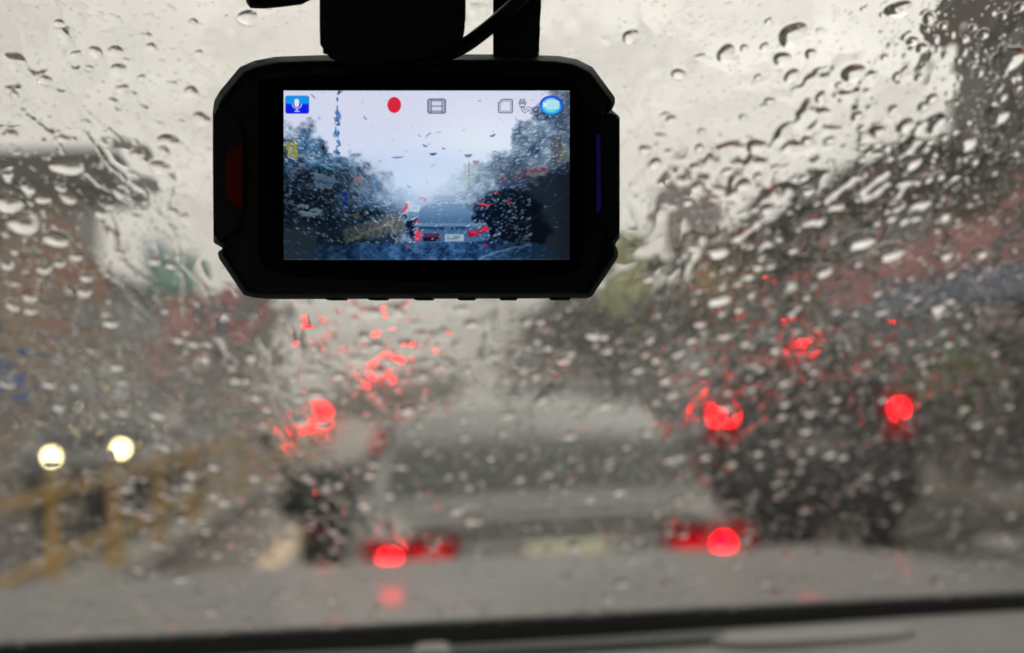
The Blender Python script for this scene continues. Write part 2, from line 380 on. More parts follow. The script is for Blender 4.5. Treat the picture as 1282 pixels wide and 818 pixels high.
# ------------------------------------------------------------------ buildings
def building(label, x, y0, y1, depth, h, wall, roofm, side, floors=2, bays=4, over=.5, name='shop_building', wincol=None, roofh=.35):
    """facade plane at x; the body extends away from the road; side=+1 right, -1 left"""
    t = empty(name, (x, y0, .0), 0, label, 'building')
    W = y1 - y0; s_ = side
    def bx(a, b, *r): return (min(s_*a, s_*b), max(s_*a, s_*b), *r)
    MB().box(*bx(0, depth, 0, W, 0, h)).build('wall', wall, t)
    MB().box(*bx(-over, depth+.3, -over*.6, W+over*.6, h+.003, h+roofh), .04).build('roof', roofm, t)
    fh = h/floors
    for f in range(floors):
        for k in range(bays):
            ya = W*(k+.5)/bays; ww = W/bays*.31; z0 = f*fh + (.25 if f == 0 else fh*.3); z1 = f*fh + fh*.82
            wf = MB().box(*bx(-.06, -.002, ya-ww-.07, ya+ww+.07, z0-.07, z1+.07)).build('door' if f == 0 and k % 2 else 'window', M['frame_dark'], t)
            MB().box(*bx(-.075, -.062, ya-ww, ya+ww, z0, z1)).build('pane', wincol or M['shopglass'], wf)
    # end wall windows facing the traffic
    for f in range(1, floors):
        for k in range(2):
            xa = depth*(.28 + .42*k); z0 = f*fh + fh*.3; z1 = f*fh + fh*.8
            wf = MB().box(*bx(xa-.6, xa+.6, -.06, -.002, z0, z1)).build('window', M['frame_dark'], t)
            MB().box(*bx(xa-.5, xa+.5, -.075, -.062, z0+.08, z1-.08)).build('pane', wincol or M['shopglass'], wf)
    return t
dkroof = mat('dark_tin_roof', (.03,.027,.024), .5, bump=.3, bscale=6, var=.4)
gyroof = mat('grey_tin_roof', (.1,.1,.1), .5, bump=.3, bscale=6, var=.4)
# right row
building('grey brown tower block rising past the top right of the windshield', 7.3, 10.6, 18.3, 9, 9.5, wallm('brown_grey', (.15,.12,.10)), dkroof, 1, 3, 3)
building('tan two storey shop under the red and blue fascia on the right', 7.4, 18.6, 26.5, 9, 4.3, wallm('tan', (.42,.34,.26)), gyroof, 1, 2, 3, 1.0)
building('dark grey row of shops on the right past the tan shop', 7.3, 26.8, 40.0, 9, 4.3, wallm('dark_grey', (.16,.16,.15)), gyroof, 1, 2, 5, .9)
building('low brown shop far along the right kerb', 7.3, 40.5, 58.0, 9, 4.3, wallm('brown', (.15,.12,.1)), gyroof, 1, 2, 5, .9)
building('narrow reddish tall house on the right skyline', 20.6, 110, 115, 3.4, 17.5, wallm('red_brown', (.19,.07,.055)), dkroof, 1, 4, 2, .2)
building('pale house row in the rain at the far right end of the street', 7.3, 60, 110, 9, 6.0, wallm('pale', (.24,.235,.21)), gyroof, 1, 2, 8, .6)
# left row
building('brown building with a heavy dark roof at the left edge', -9.95, 38.5, 42, 9, 7.5, wallm('warm_brown', (.34,.25,.18)), dkroof, -1, 3, 4, 1.5, roofh=1.0)
building('beige shop house next to the dark roofed one', -11.2, 46, 54, 9, 5.6, wallm('beige', (.26,.23,.19)), gyroof, -1, 2, 4, .5)
building('grey shop house in the middle of the left row', -11.2, 54.4, 64, 9, 5.4, wallm('grey', (.2,.2,.19)), gyroof, -1, 2, 4, .5)
building('pale low building at the far end of the left row', -11.2, 64.5, 100, 9, 6.2, wallm('offwhite', (.3,.29,.26)), gyroof, -1, 2, 7, .5)

# ------------------------------------------------------------------ signs
def signc(n, c): return mat('sign_' + n, c, .5, var=.3, vscale=2)
def fascia(name, label, x, y0, y1, z0, z1, m, trims=True):
    t = empty(name, (x, y0, z0), 0, label, 'sign')
    MB().box(-.12, .0, 0, y1-y0, 0, z1-z0, .015).build('panel', m, t)
    MB().box(-.14, .01, -.03, 0, -.03, z1-z0+.03).build('frame_end', M['steel'], t)
    MB().box(-.14, .01, y1-y0, y1-y0+.03, -.03, z1-z0+.03).build('frame_end', M['steel'], t)
    return t
fascia('fascia_sign', 'long red shop fascia above the blue one on the right', 6.75, 13.2, 22.3, 2.75, 3.28, signc('red', (.50,.20,.20)))
fascia('fascia_sign', 'long blue shop fascia below the red one on the right', 6.75, 13.0, 22.0, 2.28, 2.70, signc('blue', (.15,.18,.28)))
def board(name, label, px, py, Y, wpx, hpx, color, post=True, shape='rect', th=.12):
    p = at(px, py, Y); s_ = Y/1700; w2, h2 = wpx*s_/2, hpx*s_/2
    t = empty(name, (p.x, Y, 0), 0, label, 'sign')
    if shape == 'round':
        poly = [(w2*math.cos(2*math.pi*k/28), h2*math.sin(2*math.pi*k/28)) for k in range(28)]
        MB().prism(poly, lambda a, b, d: (a, d, p.z + b), -th/2, th/2).build('panel', signc('round', color), t)
    else:
        MB().box(-w2, w2, -th/2, th/2, p.z-h2, p.z+h2, .02).build('panel', signc('board', color), t)
        MB().box(-w2*.7, w2*.7, -th/2-.012, -th/2+.001, p.z-h2*.25, p.z+h2*.2).build('stripe', signc('stripe', tuple(min(.7, c*2.2+.05) for c in color)), t)
    if post: MB().tube([(0, .0 + th/2 + .05, 0), (0, th/2 + .05, p.z + h2*.6)], .05).build('post', M['steel'], t, smooth=True)
    return t
board('shop_sign', 'big round rust red sign at the left over the oncoming lane', 66, 350, 30, 96, 96, (.34,.17,.12), shape='round')
board('shop_sign', 'teal green hanging sign left of the dash camera', 216, 345, 33, 62, 52, (.09,.24,.19))
board('shop_sign', 'pale blue small sign above the teal one', 196, 322, 36, 28, 40, (.25,.4,.5))
board('shop_sign', 'soft red square sign below the teal sign', 232, 400, 31, 52, 56, (.42,.16,.14))
board('shop_sign', 'violet blue sign just right of the soft red square sign', 268, 415, 34, 34, 60, (.12,.12,.22))
board('shop_sign', 'pink round sign low beside the red square sign', 203, 452, 29, 40, 34, (.55,.25,.27), shape='round')
board('shop_sign', 'small crimson sign under the left lower corner of the dash camera', 300, 386, 36, 28, 52, (.42,.13,.14))
board('shop_sign', 'lime yellow banner on the right behind the dash camera edge', 788, 355, 40, 62, 90, (.32,.34,.14))
board('shop_sign', 'orange ochre shop board on the right above the SUV', 915, 350, 28, 90, 50, (.42,.26,.10))
board('shop_sign', 'dull red sign on the narrow tall house skyline', 888, 232, 42, 22, 30, (.35,.06,.07))
board('shop_sign', 'grey teal panel at the far right under the blue fascia', 1180, 425, 17, 150, 60, (.11,.17,.17))
board('shop_sign', 'white name board at the right shops beside the SUV', 1245, 400, 15, 60, 30, (.4,.33,.28))
board('shop_sign', 'cream awning board low at the left edge', 90, 463, 24, 150, 30, (.42,.42,.38))
board('shop_sign', 'blue tarpaulin board at the far left edge', 8, 470, 22, 50, 46, (.05,.10,.30))

# red traffic lights
def signal(label, px, py, Y, r=.10):
    p = at(px, py, Y)
    t = empty('traffic_light', (p.x, Y, 0), 0, label, 'traffic light')
    MB().tube([(0,.2,0), (0,.2,p.z+.2)], .06).build('pole', M['steel'], t, smooth=True)
    hd = MB().box(-.16, .16, -.08, .14, p.z-.75, p.z+.2, .03).build('housing', M['black'], t)
    MB().tube([(0,-.12,p.z), (0,-.08,p.z)], [r, r*1.1], 16).build('red_lens', M['signal_red'], hd, smooth=True)
    for dz in (.27, .54): MB().tube([(0,-.1,p.z-dz), (0,-.08,p.z-dz)], r, 16).build('dark_lens', M['dash_dark'], hd, smooth=True)
signal('red traffic light high on the left under the dash camera corner', 410, 413, 32)
signal('faint red light above the roof of the silver sedan', 700, 457, 62, .09)
signal('red traffic light right of the brighter cluster over the white van', 513, 476, 46, .11)

# ------------------------------------------------------------------ trees
def tree(label, x, y, h, r, leafm, n=1500, name='tree', tr=.16):
    t = empty(name, (x, y, 0), 0, label, 'tree')
    rr = random.Random(int(x*100+y))
    b = MB(); b.tube([(0,0,0), (.05,0,h*.25), (-.05,.05,h*.5), (0,0,h*.75)], [tr, tr*.8, tr*.6, tr*.3], 10)
    cl = []
    for k in range(9):
        a = rr.uniform(0, 6.28); q = rr.uniform(.3, .85)*r; z = h*rr.uniform(.5, .9)
        e = Vector((math.cos(a)*q, math.sin(a)*q, z)); cl.append((e, r*rr.uniform(.28, .5)))
        b.tube([(0,0,h*rr.uniform(.3,.5)), e*.6 + Vector((0,0,.2*h)), e], [tr*.45, tr*.3, .02], 6)
    b.build('trunk', M['bark'], t, smooth=True)
    c = MB()
    for k in range(n):
        e, cr = cl[k % 9]; d = Vector((rr.gauss(0,1), rr.gauss(0,1), rr.gauss(0,.8))); d = d.normalized()*cr*rr.uniform(.3,1.15)
        p = e + d; a = Vector((rr.gauss(0,1), rr.gauss(0,1), rr.gauss(0,1))).normalized(); bb = a.orthogonal().normalized()
        s_ = rr.uniform(.05, .12)*max(.6, r/2)
        c.add([p+a*s_*1.6, p+bb*s_*.6, p-a*s_*1.6, p-bb*s_*.6], [(0,1,2,3)])
    c.build('crown', leafm, t)
tree('dark tree over the traffic behind the silver sedan roof', 6.2, 46, 5.0, 2.0, M['leaf_dark'])
tree('bushy dark tree below the bottom right of the dash camera', 4.6, 62, 5.0, 2.0, M['leaf_dark'])
tree('grey green tree left of the reddish tall house', 7.6, 52, 6.8, 1.8, M['leaf_dark'])
tree('yellow green shrub by the pavement right of the SUV', 6.2, 15.6, 1.75, .55, M['leaf_yellow'], 900, 'shrub', .05)
tree('pale tree at the far end of the left row', -9.9, 76, 8.0, 2.4, M['leaf_dark'])
pole = empty('utility_pole', (5.95, 32, 0), 0, 'thin grey utility pole on the right pavement before the brown shops', 'pole')
MB().tube([(0,0,0), (0,0,6.4)], [.12, .08]).build('shaft', M['steel'], pole, smooth=True)
MB().box(-.7, .7, -.05, .05, 5.9, 6.0).build('crossarm', M['steel'], pole)

# ------------------------------------------------------------------ own car
SL = R(32); T0 = Vector((0, .25, 1.656)); DV = Vector((0, math.cos(SL), -math.sin(SL))); NV = Vector((0, math.sin(SL), math.cos(SL)))
def G(u, v, h=0): return T0 + Vector((u, 0, 0)) + DV*v + NV*h
own = empty('car_we_sit_in', (0, 0, 0), 0, 'car we look out of, its grey dashboard and wet silver bonnet below the windshield', 'car')
pane = bpy.data.materials.new('clear_pane'); pane.use_nodes = True; n = pane.node_tree
n.nodes.remove(n.nodes['Principled BSDF']); tb = n.nodes.new('ShaderNodeBsdfTransparent'); tb.inputs[0].default_value = (.97,.98,.97,1)
n.links.new(tb.outputs[0], n.nodes['Material Output'].inputs[0])
VL = .56
b = MB().add([G(-.72, 0, -.005), G(.72, 0, -.005), G(.72, VL, -.005), G(-.72, VL, -.005), G(-.72, 0, 0), G(.72, 0, 0), G(.72, VL, 0), G(-.72, VL, 0)],
             [(0,1,2,3), (4,5,6,7), (0,1,5,4), (2,3,7,6), (0,3,7,4), (1,2,6,5)])
b.build('windshield', pane, own)
# black frit band along the foot of the glass and the dash top; positions read off the line of the dash
pe = at(641, 791, .70)                       # where the sight line to the dash edge reaches the foot of the glass
zed = pe.z
vb = (.70 - .25)/math.cos(SL); 
MB().box(-.75, .75, .693, .701, zed-.07, zed+.008, .002).build('frit_band', M['frit'], own)
N = 60
def dash_top(y, x):
    t = (y - .30)/(.69 - .30); return zed - .002 - .030*(1-t)**1.6 - .0015*math.cos(x*9)
vs = []
ys = [.30 + .39*j/24 for j in range(25)]
for y in ys:
    for i in range(N+1):
        x = -.75 + 1.5*i/N; vs.append((x, y, dash_top(y, x)))
b = MB().add(vs, [(j*(N+1)+i, j*(N+1)+i+1, (j+1)*(N+1)+i+1, (j+1)*(N+1)+i) for j in range(24) for i in range(N)])
b.add([(-.75,.30,dash_top(.3,-.75)), (.75,.30,dash_top(.3,.75)), (.75,.28,.9), (-.75,.28,.9)], [(0,1,2,3)])
dsh = b.build('dashboard', M['dash'], own, smooth=True)
# defroster groove, vent lid and tab
MB().box(-.40, .14, .655, .672, dash_top(.66,0)-.001, dash_top(.66,0)+.004, .002).build('defroster_vent', M['dash_dark'], own)
p = at(1015, 790, .66)
vent = MB()
poly = [(.085*math.copysign(abs(math.cos(a))**.6, math.cos(a)), .030*math.sin(a)) for a in [2*math.pi*k/32 for k in range(32)]]
vent.prism(poly, lambda a, c, d: (p.x + a*.6, .655 + c*.6, dash_top(.655, p.x) + d), -.002, .0025); vent.build('speaker_cover', mat('vent_vinyl', (.215,.213,.205), .6, bump=.3, bscale=400), own, bevel=.003, smooth=True)
p = at(541, 805, .66); MB().box(p.x-.009, p.x+.009, .645, .67, dash_top(.66,0)-.003, dash_top(.66,0)+.007, .004).build('sensor_tab', mat('sensor_plastic', (.12,.12,.115), .4), own, smooth=True)
# bonnet: gentle crown, wet
vs = []; NY, NX = 22, 30
for j in range(NY+1):
    y = .78 + 1.35*j/NY
    for i in range(NX+1):
        x = -.85 + 1.7*i/NX; t = j/NY
        z = 1.325 - .075*t - .10*max(0, t-.86)/.14*.5 - .05*abs(x/.85)**3 + .010*math.exp(-((abs(x)-.55)/.06)**2)
        if t > .93: z -= (t-.93)*1.2
        vs.append((x, y, z))
hb = MB().add(vs, [(j*(NX+1)+i, j*(NX+1)+i+1, (j+1)*(NX+1)+i+1, (j+1)*(NX+1)+i) for j in range(NY) for i in range(NX)])
hb.build('bonnet', M['hood'], own, smooth=True)
MB().box(-.80, .80, 2.13, 2.16, .6, 1.13, .01).build('nose', M['hood'], own)
for s_ in (-1, 1):
    MB().box(s_*.86-.04, s_*.86+.04, .8, 2.1, .5, 1.24, .03).build('wing', M['hood'], own, smooth=True)
# wiper blades parked at the foot of the glass
MB().tube([(-.5, .765, zed-.035), (.05, .775, zed-.035)], .006, 8).build('wiper_blade', M['rubber'], own, smooth=True)
MB().tube([(.12, .775, zed-.035), (.62, .765, zed-.035)], .006, 8).build('wiper_blade', M['rubber'], own, smooth=True)
# cabin shell behind and above the eye
MB().box(-.78, .78, -1.6, .25, 1.665, 1.70).build('headliner', M['liner'], own)
MB().box(-.78, .78, -1.64, -1.6, .5, 1.70).build('rear_panel', M['liner'], own)
for s_ in (-1, 1):
    MB().box(s_*.80-.02, s_*.80+.02, -1.6, .76, .4, 1.30).build('door_panel', M['dash_dark'], own)
    MB().tube([G(s_*.75, -.02, -.01), G(s_*.75, VL, -.01)], .03, 10).build('windshield_pillar', M['liner'], own, smooth=True)
    MB().box(s_*.79-.02, s_*.79+.02, -.45, -.33, 1.30, 1.67).build('door_pillar', M['liner'], own)
MB().box(-.78, .78, -1.6, .5, .35, .40).build('cabin_floor', M['dash_dark'], own)

# ------------------------------------------------------------------ dash camera
DD = .283; PX = DD/1700
cam3 = CM.to_3x3()
dc = empty('dash_camera', (0,0,0), 0, 'black octagonal dash camera hanging on the windshield with its screen lit', 'camera')
dc.matrix_world = Matrix.Translation(EYE + ray(521, 220)*DD) @ CM
CXp, CYp = 521, 220
def L(px, py, d=0):   # local metres; d = depth away from the viewer
    return ((px-CXp)*PX, (CYp-py)*PX, -d)
def fnD(a, c, d): return L(a, c, d)
body_out = [(300,84),(318,76),(345,71),(400,69),(520,68),(640,68),(700,70),(722,74),(742,84),(770,122),(770,130),(765,137),(770,141),(776,146),(776,298),(770,306),(774,314),(774,322),(741,372),(318,373),(305,370),(274,324),(272,316),(279,311),(267,304),(266,200),(266,140),(268,126),(275,114)]
core_out = [(312,98),(345,88),(400,84),(640,84),(700,87),(735,98),(762,126),(758,140),(762,150),(762,296),(758,310),(735,362),(715,366),(325,366),(310,360),(284,318),(282,300),(281,150),(283,128)]
bev = .0009
ring = lambda kx, ky, d: [L(CXp+(x-CXp)*kx, CYp+(y-CYp)*ky, d) for x, y in body_out]
def pring(d0, d):
    k = (DD + d0)/DD; ox, oy = (CXp-641)*PX, (409-CYp)*PX
    return [((x+ox)*k-ox, (y+oy)*k-oy, -d) for x, y, z in ring(1, 1, 0)]
MB().loft([pring(.0040, .020), pring(.0040, .0040), ring(.985, .962, .0018), ring(.955, .90, .0022)]).build('body', M['black_teal_sheen'], dc, smooth=True, bevel=.0003)
MB().prism([(x*.9+52, y*.9+22) for x, y in body_out], fnD, .020, .0275).build('rear_shell', M['black'], dc, smooth=True, bevel=bev)
MB().prism(core_out, fnD, .0006, .0040).build('front_frame', M['black'], dc, smooth=True, bevel=.0006)
bz = [(322,100),(390,93),(530,90),(650,93),(716,100),(729,118),(732,300),(726,335),(700,348),(530,353),(370,348),(330,337),(322,318)]
MB().prism(bz, fnD, .0, .0012).build('bezel', M['screen_bezel'], dc, smooth=True, bevel=.0003)
# lens barrel on the far side
MB().tube([L(521, 215, .027), L(521, 215, .036), L(521, 215, .038)], [.0125, .0120, .0100], 28).build('lens_barrel', M['black'], dc, smooth=True)
# armour ribs on both sides
for pts in ([(268,140),(283,132),(300,150),(306,172),(306,268),(300,285),(284,300),(268,300)],):
    MB().prism(pts, fnD, -.0008, .0028).build('side_armour', M['black'], dc, smooth=True, bevel=.0005)
for pts in ([(775,146),(760,141),(744,158),(739,180),(739,262),(744,280),(760,297),(775,297)],):
    MB().prism(pts, fnD, -.0008, .0028).build('side_armour', M['black'], dc, smooth=True, bevel=.0005)
redm = emis('dull_red_insert', (.032,.0035,.0015), 1.0)
redm.node_tree.nodes['Principled BSDF'].inputs['Emission Strength'].default_value = .0
redm.node_tree.nodes['Principled BSDF'].inputs['Base Color'].default_value = (.22,.02,.008,1)
redm.node_tree.nodes['Principled BSDF'].inputs['Roughness'].default_value = .6
MB().prism([(304,180),(304,262),(295,258),(284,246),(283,200),(288,190)], fnD, -.0013, -.0003).build('red_insert', redm, dc, bevel=.0001)
MB().prism([(746,168),(751,172),(752,262),(747,268)], fnD, -.0012, -.0003).build('violet_light_strip', emis('violet_glow', (.09,.03,.55), .05), dc)
for x0, x1 in ((402,426),(456,480),(515,539),(571,594),(625,648),(690,716)):
    MB().box(*(v for ab in zip(L(x0, 376), L(x1, 370)) for v in ab[:0]) , *((x0-CXp)*PX, (x1-CXp)*PX, (CYp-375)*PX, (CYp-368)*PX, -.014, -.006), .0004).build('button', M['rubber'], dc, smooth=True)
# ---- lit screen: a flat emitting panel coloured per vertex
SW, SH = 620, 370
X0, X1, Y0, Y1 = 355.5, 713.0, 114.0, 325.5
gx, gy = np.meshgrid((np.arange(SW)+.5)/SW, (np.arange(SH)+.5)/SH)
CX = 22 + gx*1226; CYY = 32 + gy*730         # painting units: the enlarged study of the display
def noise2(shape, cell, seed):
    r = np.random.default_rng(seed); h, w_ = shape
    cx, cyy = (cell if isinstance(cell, tuple) else (cell, cell))
    nh, nw = int(h/cyy)+3, int(w_/cx)+3; g = r.random((nh, nw))
    yy = np.arange(h)/cyy; xx = np.arange(w_)/cx
    yi, xi = yy.astype(int), xx.astype(int); fy, fx = yy-yi, xx-xi
    fy = (fy*fy*(3-2*fy))[:, None]; fx = (fx*fx*(3-2*fx))[None]
    a = g[yi][:, xi]; b_ = g[yi][:, xi+1]; c = g[yi+1][:, xi]; d = g[yi+1][:, xi+1]
    return (a*(1-fx)+b_*fx)*(1-fy) + (c*(1-fx)+d*fx)*fy
def fbm(shape, cell, seed, o=4):
    t = np.zeros(shape); s_ = 0
    for k in range(o):
        c = (cell[0]/2**k, cell[1]/2**k) if isinstance(cell, tuple) else cell/2**k
        if (c if not isinstance(c, tuple) else min(c)) < 1: break
        t += noise2(shape, c, seed+k)/2**k; s_ += 1/2**k
    return t/s_
sm = lambda a, b_, x: np.clip((x-a)/(b_-a), 0, 1)**2*(3-2*np.clip((x-a)/(b_-a), 0, 1))
img = np.zeros((SH, SW, 3))
def put(mask, c): 
    global img
    mask = np.clip(mask, 0, 1)[..., None]; img = img*(1-mask) + np.asarray(c, float)*mask
def polyline_y(pts, x): xs, yy = zip(*pts); return np.interp(x, xs, yy)
S_ = (SH, SW)
CX0, CYY0 = CX, CYY
wa = np.where(CYY < 700, 1, .5)*sm(130, 260, np.abs(CX-715)+60)
CX = CX + wa*((fbm(S_, (18, 14), 301)-.5)*34 + (noise2(S_, (6, 5), 311)-.5)*10)
CYY = CYY + wa*((fbm(S_, (16, 14), 321)-.5)*30 + (noise2(S_, (6, 5), 331)-.5)*9)
# sky
g = sm(30, 560, CYY)[..., None]
img = np.array([204,207,226])*(1-g) + np.array([196,212,236])*g
g = np.exp(-((CX-900)/260)**2 - ((CYY-260)/170)**2)[..., None]; img = img + g*np.array([12,14,8])
g = np.exp(-((CX-640)/240)**2 - ((CYY-470)/110)**2)[..., None]; img = img + g*np.array([10,12,14])
# ragged masses left and right
jit = (fbm(S_, (26, 20), 5)-.5)*150; jit2 = (fbm(S_, (26, 20), 9)-.5)*130
yl = polyline_y([(0,190),(60,215),(130,185),(190,250),(250,300),(330,330),(400,390),(470,420),(530,470),(590,520),(640,560),(1300,900)], CX)
ml = sm(-40, 30, CYY - yl + jit)*(CX < 640)
yr = polyline_y([(0,900),(590,600),(640,530),(700,440),(800,400),(900,360),(990,300),(1010,200),(1090,150),(1180,60),(1250,20)], CX)
mr = sm(-36, 26, CYY - yr + jit2)
n1 = fbm(S_, (30, 26), 21); n2 = fbm(S_, (13, 9), 31, 3); n3 = noise2(S_, (5, 4), 41)
cl_ = (np.array([22,38,52])[None,None] + (n1[...,None]-.42)*np.array([170,210,240]) + (n2[...,None]-.5)*np.array([170,200,220]))
cr_ = (np.array([70,82,92])[None,None] + (n1[...,None]-.47)*np.array([150,160,165]) + (n2[...,None]-.5)*np.array([230,240,240]))
put(ml*np.clip(.72+(n2-.4)*1.6+sm(330,480,CYY)*.3,0,1), np.clip(cl_, 6, 235)); put(mr*np.clip(.75+(n2-.42)*1.6+sm(330,480,CYY)*.3,0,1), np.clip(cr_, 12, 230))
put(sm(420,560,CX)*sm(860,700,CX)*sm(330,430,CYY)*sm(620,500,CYY)*.55, [172,194,222])
rcm = sm(400, 640, CX)*sm(900, 650, CX)*sm(380, 470, CYY); put(rcm*.3, [96,122,150])
put(np.exp(-((CX-640)/300)**2)*sm(250,380,CYY)*sm(600,520,CYY)*.55, [168,190,218])
# flat grey corner reflections and dark vehicle mass at right
put(sm(0, 16, CYY - polyline_y([(0,900),(1000,760),(1080,470),(1150,385),(1250,335)], CX)), [52,60,68])
e = 1 - (((CX-985)/165)**2 + ((CYY-590)/150)**2); put(sm(-.05, .35, e), [13,24,38]); put(sm(.0, .4, 1-(((CX-1060)/120)**2+((CYY-640)/80)**2)), [16,24,36])
# dark left lower and road
put(sm(380, 470, CYY)*sm(330, 210, CX)*.75, [14,26,38])
put(sm(560, 640, CYY + (n1-.5)*60)*sm(560, 470, CX)*.85, [30,42,52])
put(sm(600, 640, CYY)*sm(190, 140, CX), [58,68,74])
# sodden blobs of parked cars, light plastic
put(sm(.1, .8, 1-(((CX-130)/75)**2+((CYY-550)/38)**2))*sm(.45, .6, n2), [150,180,200])
# railing, ochre
band = sm(-10, 8, CYY - (560 + (500-CX)*.32))*sm(14, -6, CYY - (650 + (480-CX)*.18))*(CX > 285)*(CX < 540)
put(band*.7, [92,92,82]); put(band*sm(.48, .56, np.sin((CX+CYY*.3)*.22)*.5+.5)*.5, [120,110,84])
put(sm(8, 3, np.abs(CYY - (572 + (300-CX)*.10)))*(CX > 285)*(CX < 395)*.8, [120,108,50])
put(sm(9, 3, np.abs(CYY - (640 + (400-CX)*.45)))*(CX > 290)*(CX < 490)*.7, [130,118,80])
e = np.abs(((CX-440)/68)**2+((CYY-660)/50)**2-1); put(sm(.16, .05, e)*(CX > 440)*.6, [170,155,130])
put(sm(12, 4, np.abs(CYY-(560-(CX-400)*.1)))*(CX > 355)*(CX < 440)*(n2 > .5), [12,20,30])
# far white van, misty cars
put(sm(6,-2,np.abs(CX-575)-32)*sm(6,-2,np.abs(CYY-545)-32), [176,190,212]); put(sm(6,-2,np.abs(CX-572)-26)*sm(5,-2,np.abs(CYY-568)-8), [110,130,160])
put(sm(5,-2,np.abs(CX-610)-28)*sm(4,-2,np.abs(CYY-510)-14)*.6, [140,158,185]); put(sm(6,-2,np.abs(CX-712)-45)*sm(5,-3,np.abs(CYY-500)-14)*.8, [110,128,145])
# bonnet
yh = polyline_y([(0,700),(160,700),(500,688),(900,676),(1080,690),(1250,720)], CX)
put(sm(-3, 6, CYY-yh)*sm(130, 190, CX)*sm(1240, 1080, CX + (CYY-700)*.4), [44,70,98])
hn = sm(-3, 6, CYY-yh)*sm(150, 200, CX)*(CX < 1085)
put(hn*sm(.55, .68, n2)*.55, [92,124,156]); put(hn*sm(.42, .34, n2)*.6, [16,30,50])
put(sm(7,2,np.abs(CYY-(705+ ((1085-CX)/180)**2*36)))*(CX>860)*(CX<1090)*.8, [120,150,180])
# silver sedan
gh = sm(-.04,.10, 1-np.abs((CX-712)/118)**3.2-np.abs((CYY-600)/82)**2.6)*(CYY < 632)
put(gh, [86,112,138]); put(gh*sm(600, 530, CYY)*.45, [130,156,182]); put(gh*sm(560, 625, CYY)*.35, [60,84,108])
bd = sm(-.05,.08, 1-np.abs((CX-735)/162)**6-np.abs((CYY-645)/44)**4)
put(bd, [72,98,124]); put(bd*sm(4,-2,np.abs(CYY-628)-5)*sm(.35,.5,n3)*.8, [22,40,62]); put(bd*sm(5,-2,np.abs(CYY-611)-5)*.6, [128,150,172])
put(sm(4,-2,np.abs(CX-755)-40)*sm(4,-2,np.abs(CYY-668)-14), [152,172,182]); put(sm(3,-1,np.abs(CX-755)-30)*sm(3,-1,np.abs(CYY-668)-7)*(n3>.5)*.7, [90,108,120])
put(sm(4,-2,np.abs(CX-655)-33)*sm(4,-2,np.abs(CYY-668)-15), [28,26,44]); put(sm(4,-2,np.abs(CX-650)-26)*sm(3,-2,np.abs(CYY-660)-5)*.8, [150,36,60])
put(sm(4,-2,np.abs(CX-850)-36)*sm(3,-2,np.abs(CYY-648+(CX-850)*.15)-11), [140,30,48])
# scooter shape
for (x, y, a, c) in ((548,575,14,8),(565,605,16,22),(575,645,16,30),(553,620,8,9),(590,600,9,10)):
    put(sm(0,.5,1-((CX-x)/a)**2-((CYY-y)/c)**2), [18,24,42])
# red lamps
for (x, y, a, c, k) in ((598,658,15,24,1),(596,600,13,6,.95),(545,538,8,19,.9),(880,637,16,14,1),(838,645,22,7,.8),(882,527,30,8,1),(982,517,14,8,.95),(927,474,11,7,.9),
        (612,497,14,5,.75),(628,505,6,10,.7),(637,426,6,7,.7),(555,705,7,7,.7),(520,462,14,4,.5),(600,690,5,20,.4),(548,700,5,5,.6),(690,662,14,5,.6),(652,752,12,4,.5),(884,702,10,6,.6)):
    put(sm(0,.55,1-((CX-x)/a)**2-((CYY-y)/c)**2)*k, [228,44,62])
for ang in np.linspace(0, 6.28, 9)[:-1]:
    dx, dy = CX-598, CYY-660; al = dx*math.cos(ang)+dy*math.sin(ang); pe_ = -dx*math.sin(ang)+dy*math.cos(ang)
    put(sm(3.2,1,np.abs(pe_))*(al > 0)*sm(46,12,al)*.6, [220,60,80])
# shop signs and the pole on the left
put(sm(3,-2,np.abs(CX-57)-22)*sm(4,-3,np.abs(CYY-290)-34)*.9, [150,136,48])
put(sm(4,1,np.abs(CYY-(350+(CX-170)*.42)))*(CX>130)*(CX<235), [80,190,220])
put(sm(4,-2,np.abs(CX-196)-42)*sm(3,-2,np.abs(CYY-(425+(CX-196)*.18))-26)*.8, [150,178,196]); put(sm(4,-2,np.abs(CX-196)-40)*sm(3,-2,np.abs(CYY-(425+(CX-196)*.18))-4), [60,110,170])
put(sm(0,.4,1-((CX-345)/30)**2-((CYY-415)/24)**2)*.8, [170,140,140])
put(sm(0,.4,1-((CX-280)/15)**2-((CYY-485)/17)**2), [20,50,210]); put(sm(0,.4,1-((CX-284)/13)**2-((CYY-522)/13)**2), [16,36,180])
put(sm(4,1,np.abs(CX-415)-1)*(CYY>400)*(CYY<490)*.8, [80,140,190])
pm = sm(9,5,np.abs(CX-254))*(CYY<305); put(pm*sm(.25,.5,noise2(S_,(4,7),77)), [88,122,164]); put(pm*sm(.6,.7,noise2(S_,(4,5),78)), [36,76,110])
